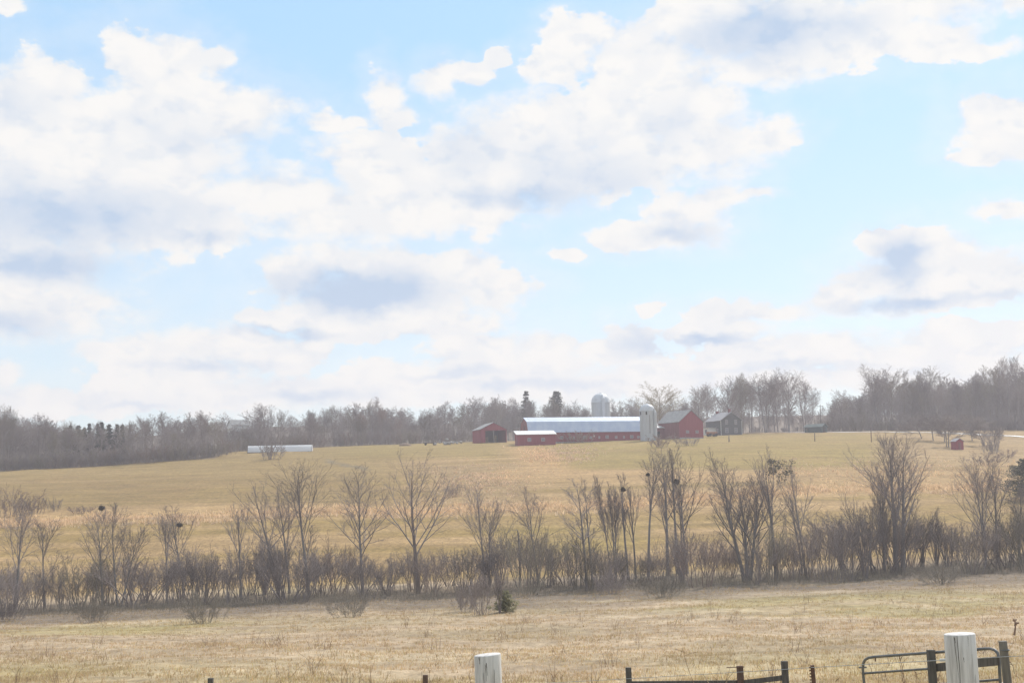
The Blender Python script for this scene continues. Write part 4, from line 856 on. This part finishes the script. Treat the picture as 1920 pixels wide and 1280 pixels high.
# --- dark farmhouse
hs, hsr = gable_building('farmhouse', 1372, 478, RAD(24), 8.4, 9.5, 5.0, 7.7, 'dark boarded two storey farmhouse with white window frames and grey roof', 'house_wood', 'slate_roof', 'house')
for x in (-1.9, 1.75):
    window(hs, x - .5, x + .5, 3.6, 5.2, 0); window(hs, x - .62, x + .62, .75, 2.45, 0)
for x in (-4.26, 4.10): MB().box(x, x + .16, -.04, .0, -1.2, 4.9).build('corner_board', MT['white_paint'], hs)
for y in (2.2, 6.0): window(hs, y - .5, y + .5, .9, 2.3, -4.2, axis='x')
for y, hh in ((.5, 8.9), (8.3, 8.6)): MB().box(-.35, .35, y, y + .7, 7.0, hh).build('chimney', MT['red_dull'], hsr)
pw = MB().box(-7.4, -4.24, 3.0, 8.6, -1.5, 2.6); pw.build('annex', MT['white_paint'], hs); r = MB(); r.box(-7.7, -4.24, 2.7, 8.9, 2.6, 2.8).build('annex_roof', MT['slate_roof'], hs)
for y in (3.8, 6.4): window(hs, y, y + 1.1, .8, 2.0, -7.4, axis='x', frame='house_wood')
# --- rusty machine beside the house
P = at(1336, 458); t = empty('farm_machine', P, RAD(20)); tag(t, 'rusty orange farm machine parked between the gable barn and the house', 'machine')
MB().prism_x([(-.6, .7), (.6, .7), (.7, 1.3), (.3, 1.55), (-.6, 1.45)], -1.9, 1.5).build('body', MT['orange'], t, bevel=.05)
for x in (-1.2, .9):
    for y in (-.75, .75):
        wv = MB(); wv.tube([(x, y - .14, .5), (x, y + .14, .5)], .52, 16).build('wheel', MT['dark'], t)
MB().tube([(1.5, 0, .9), (2.7, 0, .5)], .07, 6).build('drawbar', MT['rust'], t)
# --- long greenhouse at left
P = at(464, 432); t = empty('greenhouse', P, RAD(4)); tag(t, 'long low white plastic greenhouse standing on the brow of the left field', 'greenhouse')
poly = [(4.6 * cos(a) * .5 + 2.3, 2.35 * sin(a)) for a in np.linspace(0, pi, 15)]; poly = [(4.6, -1)] + poly + [(0, -1)]
MB().prism_x(poly[::-1], 0, 19.6).build('cover', MT['plastic'], t, False)
for k in range(11):
    x = k * 1.95 + .02; MB().tube([(x, 2.34 * cos(a) + 2.3, 2.39 * sin(a)) for a in np.linspace(0, pi, 15)], .035 if 0 < k < 10 else .07, 5).build('hoop', MT['plastic' if 0 < k < 10 else 'steel'], t)
MB().box(-.05, 19.65, 2.22, 2.38, 2.34, 2.44).build('ridge_batten', MT['steel'], t); MB().box(-.06, 19.66, -.1, -.02, -1, .3).build('base_board', MT['timber'], t)
# --- house far behind the wood
hb, hbr = gable_building('distant_house', 431, 522, RAD(-60), 5.0, 6.4, 3.4, 5.2, 'white house with grey roof half hidden in the wood above the greenhouse', 'white_paint', 'grey_roof', 'house', dz=5.6)
MB().box(-2.6, 2.6, -.1, 6.5, -10, -1.9).build('foundation', MT['stone'], hb)
# --- green shed and small red hut
P = at(1547, 486); gs, gr_ = gable_building('green_shed', 1546, 484, RAD(55), 4.6, 6.2, 1.9, 2.9, 'low dark green shed beside the gap in the right wood', 'teal', 'teal', 'shed')
MB().box(-1.0, 1.0, -.06, 0, 0, 1.8).build('door', MT['dark'], gs)
P = at(1520, 486); bx = MB().box(-1.6, 1.6, -.9, .9, -.5, 1.3); o = bx.box(-1.75, 1.75, -1.05, 1.05, 1.302, 1.42).build('wood_crib', MT['timber']); o.location = P; tag(o, 'low flat topped grey crib left of the green shed', 'crib')
Pq = ground_px(1796, 843, 350, 460)
rh, rhr = gable_building('red_hut', 1800, Pq[1], RAD(20), 2.4, 2.1, 2.25, 2.95, 'tiny bright red hut alone among the low fruit trees', 'red', 'slate_roof', 'shed', over=.2, th=.1)
MB().box(-.4, .4, -.05, 0, .05, 1.9).build('door', MT['red_dull'], rh)
# --- poles
def pole(x, yb, yt, r, m, label, lo=380, hi=520, arm=False, d=None):
    P = ground_px(x, yb, lo, hi) if d is None else at(x, d); h = (proj(P)[1] - yt) * P[1] / FPX; o = MB(); o.tube([(0, 0, -.4), (0, 0, h * .5), (.02, 0, h)], [r, r * .9, r * .75], 8)
    if arm: o.box(-1.1, 1.1, -.08, .08, h - .75, h - .58)
    ob = o.build('utility_pole' if h > 5 else 'field_post', MT[m], None, True); ob.location = P; tag(ob, label, 'pole' if h > 5 else 'post')
pole(1759, 808, 760, .17, 'bark_pale', 'tall pale utility pole standing before the right wood', d=474)
pole(1775, 838, 803, .15, 'bark_pale', 'pale leaning post left of the tiny red hut')
pole(1528, 827, 809, .14, 'timber', 'dark short post in the field below the green shed'); pole(1634, 829, 801, .13, 'post_brown', 'brown post in the field, right of the shorter dark one')
pole(1540, 806, 758, .13, 'timber', 'thin faint utility pole beside the green shed', d=488, arm=True)
pole(1367, 828, 816, .16, 'timber', 'stubby stump like post below the dark farmhouse')
# --- rubble and odds on the brow
rng = np.random.default_rng(77)
def stones(x, d, n, wx, hz, label):
    P = at(x, d); o = MB()
    for k in range(n):
        r = rng.uniform(.25, .6); c = np.array([rng.normal() * wx, rng.normal() * .8, abs(rng.normal()) * hz + r * .3]); a = rng.uniform(0, 6.28)
        pr = [(r * q * rng.uniform(.85, 1.15), z * r) for q, z in ((.5, -.6), (.95, -.2), (1, .2), (.6, .62), (.1, .75))]; o.lathe(pr, 7, c[0], c[1]); nn = 7 * 5
        for i in range(len(o.v) - nn, len(o.v)): v = o.v[i]; o.v[i] = (v[0], v[1], v[2] + c[2])
    s = o.build('stone_pile', MT['stone']); s.location = P; tag(s, label, 'stones')
stones(838, 462, 34, 1.9, .45, 'heap of pale field stones on the brow left of the open red shed')
P = at(760, 466); V = []; 
hp = MB().lathe([(2.4, -.6), (2.1, .35), (1.4, .85), (.6, 1.1), (.05, 1.15)], 14).build('dirt_mound', MT['earth'], None, True); hp.location = P; hp.scale = (1, .8, .8); tag(hp, 'brown mound of earth on the brow above the tall middle tree', 'mound')
P = at(806, 464); t = empty('hay_wagon', P, RAD(6)); tag(t, 'low flat dark wagon on the brow beside the pale stones', 'wagon')
MB().box(-2.2, 2.2, -1, 1, .65, .85).build('bed', MT['post_dark'], t)
for x in (-1.4, 1.4):
    for y in (-.8, .8): MB().tube([(x, y - .1, .35), (x, y + .1, .35)], .38, 14).build('wheel', MT['dark'], t)

# ------------------------------------------------------------------ foreground fence, gate and posts
def on_ray(x, y, d): return ray(x, y, d)
def post_px(name, xt, yt, wpx, d, m, label, cat='post', parent=None, lean=0.0, h=None, round_=True, sides=14, top=None, seed=0):
    """post whose top centre shows at pixel (xt, yt)"""
    T = ray(xt, yt, d); z0 = Hs(T[0], T[1]); h = T[2] - z0; r = wpx * d / FPX / 2
    rng = np.random.default_rng(seed); o = MB(); n = 9; vs = []; ph = rng.uniform(0, 6)
    pts = [(lean * (1 - q), 0, -.4 + (h + .4) * q) for q in np.linspace(0, 1, n)]
    if round_:
        o.tube(pts, [r * (1.07 - .07 * q) for q in np.linspace(0, 1, n)], sides)
    else:
        for q0 in (0,):
            l = lean; o.add([(l - r, -r, -.4), (l + r, -r, -.4), (l + r, r, -.4), (l - r, r, -.4), (-r, -r, h), (r, -r, h), (r, r, h * .995), (-r, r, h * .995)], [(3, 2, 1, 0), (4, 5, 6, 7), (0, 1, 5, 4), (1, 2, 6, 5), (2, 3, 7, 6), (3, 0, 4, 7)])
    ob = o.build(name, MT[m], parent, round_, bevel=.006); base = np.array([T[0], T[1], z0])
    if parent is None: ob.location = base; tag(ob, label, cat)
    else: ob.location = base - np.array(parent.location)
    return ob, base, h, r
MT['white_post'] = mat('weathered_white_post', (.43, .405, .385), (.61, .585, .56), 7.0, .8, (5, 5, .35), bump=.25, lo=.36, hi=.56)
def white_post(xt, yt, wpx, d, label, cracks, seed, slant):
    t_, base, h, r = post_px('white_post', xt, yt, wpx, d, 'white_post', label, seed=seed, lean=.03, sides=40)
    me = t_.data; nv = len(me.vertices)
    for v in me.vertices:
        if v.co.z > h - .02: v.co.z += slant * v.co.x + .12 * (r - v.co.y) * 0 - .0
    # checks running down the wood, as thin dark slivers set into the face
    for (a, z0, z1, w, da) in cracks:
        a = RAD(a); q = np.linspace(0, 1, 10); L_, R_ = [], []
        rng = np.random.default_rng(seed + 5); vs = []
        for k in q:
            z = h - z0 - (z1 - z0) * k; aa = a + RAD(da) * k + rng.normal() * .008; rr = (r * (1.07 - .07 * (z + .4) / (h + .4))) * 1.0 + .0012; ww = w * (math.sin(pi * min(1, k * 1.4 + .25) * .9) * .8 + .2) / r
            lx = .03 * (1 - (z + .4) / (h + .4))
            vs += [(lx + rr * cos(aa - ww), rr * sin(aa - ww), z), (lx + rr * cos(aa + ww), rr * sin(aa + ww), z)]
        c = MB().add(vs, [(2 * i, 2 * i + 1, 2 * i + 3, 2 * i + 2) for i in range(9)]).build('crack', MT['post_dark'], t_)
white_post(1799, 1187, 57, 9.1, 'thick weathered white post with a long crack, beside the metal gate', [(-116, .004, .62, .0022, 2), (-128, .01, .45, .0016, 14), (-76, .005, .07, .0012, 0), (-98, .14, .17, .002, 0), (-55, .25, .42, .001, -3), (-126, .015, .05, .003, 2), (-64, .12, .3, .0008, 0)], 3, 0.02)
white_post(914, 1226, 50, 10.4, 'thick white post with a stained top, alone at the middle of the near fence', [(-95, .05, .14, .003, 2), (-100, .06, .18, .002, 3), (-62, .10, .36, .0018, -2), (-128, .01, .06, .004, 3), (-110, .12, .3, .0012, 4)], 4, 0.06)
post_px('fence_post', 395, 1270, 9.5, 33, 'post_dark', 'dark post top far left at the bottom of the view', round_=False, seed=1)
post_px('fence_post', 797.5, 1264, 9.5, 33, 'post_brown', 'brown post top left of the white post at the middle', round_=False, seed=2)
fo = empty('wire_fence', at(1380, 28)); tag(fo, 'low farm fence of dark posts, one board rail and a single wire', 'fence')
pf = []
for (x, y, w, d, m) in ((1178, 1250, 10.5, 30, 'post_dark'), (1387, 1247, 11.5, 28, 'post_brown'), (1470.5, 1238, 11.5, 27, 'post_dark')):
    ob, base, h, r = post_px('post', x, y, w, d, m, None, parent=fo, round_=False, lean=.03, seed=int(x)); pf.append((base, h, r))
o0 = np.array(fo.location)
tp, base, h, r = post_px('steel_post', 1523, 1246, 8, 25.5, 'rust', None, parent=fo, lean=.07, sides=8, seed=9)
st = MB()
for k in range(9): z = h - .03 - k * .055; st.box(-.055, -.03, -.02, .02, z - .02, z)
st.build('studs', MT['rust'], tp)
def rail(a, b, hh, parent, name='rail', m='post_dark', th=.04, o=o0):
    a = np.array(a) - o; b = np.array(b) - o; d = b - a; n = np.array([-d[1], d[0], 0]); n = n / np.linalg.norm(n) * th / 2; u = np.array([0, 0, hh / 2])
    vs = [a - n - u, b - n - u, b + n - u, a + n - u, a - n + u, b - n + u, b + n + u, a + n + u]
    return MB().add(vs, [(3, 2, 1, 0), (4, 5, 6, 7), (0, 1, 5, 4), (1, 2, 6, 5), (2, 3, 7, 6), (3, 0, 4, 7)]).build(name, MT[m], parent, bevel=.004)
rail(ray(1183.5, 1281, 29.97), ray(1382, 1279.5, 28.0), .11, fo); rail(ray(1392, 1279, 27.97), ray(1466, 1270, 27.03), .10, fo)
wp = [ray(x, y, d) - o0 for x, y, d in ((900, 1287, 33), (1040, 1279, 31), (1178, 1271.5, 29.85), (1387, 1259, 27.85), (1470, 1254, 26.85), (1523, 1250.5, 25.4), (1745, 1238, 22.3), (1880, 1230.5, 20.8), (2060, 1222, 19.4))]
MB().tube(wp, .0055, 5).build('wire', MT['wire'], fo)
MB().box(-.05, .05, -.015, .015, -.02, .02).build('insulator', MT['white_paint'], fo).location = ray(1768, 1236.5, 22.2) - o0
MB().tube([ray(1362, 1250.5, 27.9) - o0, ray(1396, 1249.5, 27.9) - o0], .008, 5).build('nail', MT['rust'], fo)
MB().tube([ray(1178, 1290, 29.8) - o0, ray(1470, 1282, 26.9) - o0, ray(1500, 1300, 26) - o0], .004, 4).build('wire', MT['wire'], fo)
# gate
post_px('gate_post', 1745, 1217, 13.5, 22.6, 'post_dark', 'square dark gate post in the middle of the metal gate', round_=False, lean=.03, seed=5)
gp, gb, gh, gr = post_px('gate_post', 1880, 1201, 15.5, 20.9, 'timber', 'round grey gate post at the right end of the metal gate', round_=True, lean=.10, seed=6)
for z in (.13, .62): MB().tube([(.02 + gr * 1.06 * cos(a), gr * 1.06 * sin(a), gh - z) for a in np.linspace(0, 2 * pi, 17)], .012, 5, False).build('wire_band', MT['steel'], gp)
ga = empty('metal_gate', at(1740, 22.5)); tag(ga, 'tubular metal farm gate with rounded upper corners', 'gate'); og = np.array(ga.location)
def gpt(x, y):      # point of the gate's plane: it runs nearer to the right
    d = 24.2 + (x - 1620) / (1872 - 1620) * (21.3 - 24.2); return ray(x, y, d) - og
fr = [(1625, 1330), (1621, 1290), (1618, 1256), (1618.5, 1243), (1622, 1236), (1629, 1232.2), (1640, 1230.5), (1700, 1226), (1770, 1221), (1840, 1215.8), (1856, 1215), (1865, 1217.5), (1870.5, 1223), (1873, 1233), (1875, 1270), (1880, 1320)]
MB().tube([gpt(*p) for p in fr], .0235, 10).build('frame', MT['steel'], ga, True)
for (a, b) in (((1620, 1261.5), (1874, 1243)), ((1623, 1292), (1876, 1273)), ((1624, 1312), (1877, 1296))): MB().tube([gpt(*a), gpt((a[0] + b[0]) / 2, (a[1] + b[1]) / 2 + .3), gpt(*b)], .0195, 8).build('bar', MT['steel'], ga, True)
MB().tube([gpt(1611, 1250.5), gpt(1624, 1250)], .016, 7).build('latch', MT['steel'], ga); MB().tube([gpt(1641, 1231), gpt(1641.5, 1239)], .012, 6).build('chain_stub', MT['rust'], ga)
rr_ = rail(ray(1751, 1251, 22.65), ray(1872, 1238, 21.0), .13, None, 'fence_rail', 'post_dark', .04, np.zeros(3)); tag(rr_, 'dark board rail running behind the metal gate between its posts', 'rail')
MB().tube([(0, 0, 0), (0, 0, .01)], .01, 5)
# ------------------------------------------------------------------ grass and weeds of the near pasture
def blades(name, n, region, hmin, hmax, w, seed, label, cols, m='grass', lean=.5, tuft=5, spread=.10):
    rng = np.random.default_rng(seed); x, d = region(rng, n); X = (x - 960) / FPX * d; Y = d
    keep = fbm(X / 3.5, Y / 3.5, seed, 3) + rng.uniform(-.28, .28, n) > .44; X, Y = X[keep], Y[keep]; hs = (.45 + 1.1 * fbm(X / 5, Y / 5, seed + 3, 3)) 
    X = np.repeat(X, tuft); Y = np.repeat(Y, tuft); hs = np.repeat(hs, tuft); q = len(X); X = X + rng.normal(size=q) * spread; Y = Y + rng.normal(size=q) * spread
    Z = H(X, Y); h = rng.uniform(hmin, hmax, q) * hs; a = rng.uniform(0, 2 * pi, q); ww = w * rng.uniform(.6, 1.4, q) * (Y / 45) ** .5; l = rng.normal(size=q) * lean * h; b = rng.uniform(0, 2 * pi, q)
    dx, dy = np.cos(a) * ww, np.sin(a) * ww * .5; lx, ly = np.cos(b) * l, np.sin(b) * l
    V = np.stack([np.stack([X - dx, Y - dy, Z - .02], 1), np.stack([X + dx, Y + dy, Z - .02], 1), np.stack([X + lx * .45 + dx * .6, Y + ly * .45 + dy * .6, Z + h * .62], 1), np.stack([X + lx, Y + ly, Z + h * .96], 1), np.stack([X + lx * .45 - dx * .6, Y + ly * .45 - dy * .6, Z + h * .62], 1)], 1).reshape(-1, 3)
    F = np.arange(q * 5).reshape(q, 5); C = np.array(cols); zc = zone_colour(X, Y) / np.array([.385, .30, .195])[None]; c = C[rng.integers(len(C), size=q)] * rng.uniform(.88, 1.12, (q, 1)) * np.clip(zc, .6, 1.3) ** .6 * np.array([[1.03, 1.0, .92]])
    tag(mesh_np(name, V, [F], MT[m], tint=np.repeat(c, 5, 0)), label, 'grass', None, 'stuff')
def near_region(rng, n):
    q = rng.uniform(0, 1, n); d = 1 / (1 / 26 + q * (1 / 142 - 1 / 26)); d = np.where(rng.uniform(size=n) < .4, rng.uniform(26, 142, n), d); return rng.uniform(-80, 2000, n), d
DRY = [(.52, .41, .28), (.49, .38, .26), (.57, .46, .325), (.45, .345, .23), (.52, .395, .265), (.47, .40, .215), (.44, .325, .22)]
blades('dry_grass', 60000, near_region, .05, .16, .012, 41, 'dry straw coloured pasture grass in front of the hedgerow', DRY)
def weed_region(rng, n):
    cx = rng.uniform(-60, 1980, 120); cd = rng.uniform(30, 125, 120); k = rng.integers(120, size=n); return cx[k] + rng.normal(size=n) * 9, np.clip(cd[k] + rng.normal(size=n) * .8, 27, 135)
stalks('weed_stalks', 1100, weed_region, .75, .008, MT['weed'], 43, .22, 'scattered clumps of brown dead weed stalks in the pasture', 3)
def reed_region(rng, n):
    x = rng.uniform(-60, 1990, n); d0 = np.interp(x, [-60, 0, 480, 960, 1440, 1920, 1990], [246, 246, 247, 248, 258, 266, 268]); return x, d0 + (fbm(x / 90, x * 0, 3, 3) - .5) * 14 + rng.normal(size=n) * 4
blades('reed_grass', 12000, reed_region, .2, .75, .035, 45, 'tall pale reed grass along the creek in the far field', [(.74, .63, .47), (.69, .57, .42), (.82, .71, .55), (.62, .50, .36)], tuft=4, spread=.3, lean=.35)
def rough_region(rng, n):
    a = rng.uniform(size=n); g = rng.normal(size=n)
    x = np.where(a < .4, 1045 + g * 34, np.where(a < .7, 895 + g * 55, rng.uniform(1430, 1960, n))); d = np.where(a < .4, 378 + rng.normal(size=n) * 18, np.where(a < .7, 300 + rng.normal(size=n) * 22, 302 + rng.normal(size=n) * 16)); return x, d
blades('rough_grass', 2600, rough_region, .15, .55, .045, 47, 'rough tawny tussock grass on the slope below the barns', [(.76, .62, .46), (.70, .56, .42), (.64, .51, .38), (.56, .45, .33)], tuft=4, spread=.5, lean=.4)
# single weeds standing by the fence
def weed(pts, d, label, m='weed', r=.006, twigs=5, seed=0):
    rng = np.random.default_rng(seed); B = ray(*pts[0], d); o = MB(); P = [ray(x, y, d) - B for x, y in pts]; o.tube(P, [r * (1 - .5 * k / (len(P) - 1)) for k in range(len(P))], 5)
    for k in range(twigs):
        q = P[-1] + (P[-2] - P[-1]) * rng.uniform(0, .9); e = q + np.array([rng.normal() * .06, rng.normal() * .05, rng.uniform(.02, .09)]); o.tube([q, (q + e) / 2 + [0, 0, .01], e], [r * .5, r * .5, r * .9], 4)
    ob = o.build('dead_weed', MT[m], None); ob.location = B; tag(ob, label, 'weed')
weed([(1698, 1300), (1694, 1262), (1691, 1245), (1686, 1233)], 20, 'brown dead weed standing behind the gate left of the square post', seed=1)
weed([(1717, 1300), (1718, 1270), (1718, 1258)], 20.5, 'short brown stalk between the bars of the metal gate', seed=2)
weed([(1303, 1285), (1291, 1255), (1284, 1232), (1283, 1222)], 24, 'thin tall dead stalk rising above the board rail', seed=3, r=.005)
weed([(1332, 1285), (1318, 1262)], 22, 'pale broken straw stalk leaning over the board rail', 'straw', .008, 0, 4); weed([(1358, 1285), (1366, 1270), (1376, 1258)], 23, 'pale curved straw stalk left of the brown rail post', 'straw', .007, 2, 5)
weed([(1902, 1190), (1904, 1175), (1903, 1163)], 60, 'dark brown seed stalk in the pasture near the right edge', r=.05, seed=6, twigs=14)
weed([(1902, 1262), (1900, 1250), (1899, 1246)], 22, 'small dark stalk right of the round gate post', seed=7, twigs=4)

# ------------------------------------------------------------------ air
hz = MB().box(-960, 960, -70, 1010, -22, 76).build('haze', MT['dark']); hz.data.materials.clear()
hm = bpy.data.materials.new('air'); hm.use_nodes = True; nt = hm.node_tree; nt.nodes.clear()
pv = nt.nodes.new('ShaderNodeVolumePrincipled'); pv.inputs['Color'].default_value = (.88, .83, .88, 1); pv.inputs['Density'].default_value = .00048; pv.inputs['Anisotropy'].default_value = .2
mo = nt.nodes.new('ShaderNodeOutputMaterial'); nt.links.new(pv.outputs[0], mo.inputs['Volume']); hz.data.materials.append(hm); tag(hz, kind='stuff', label='thin pale haze over the fields and woods', cat='haze')
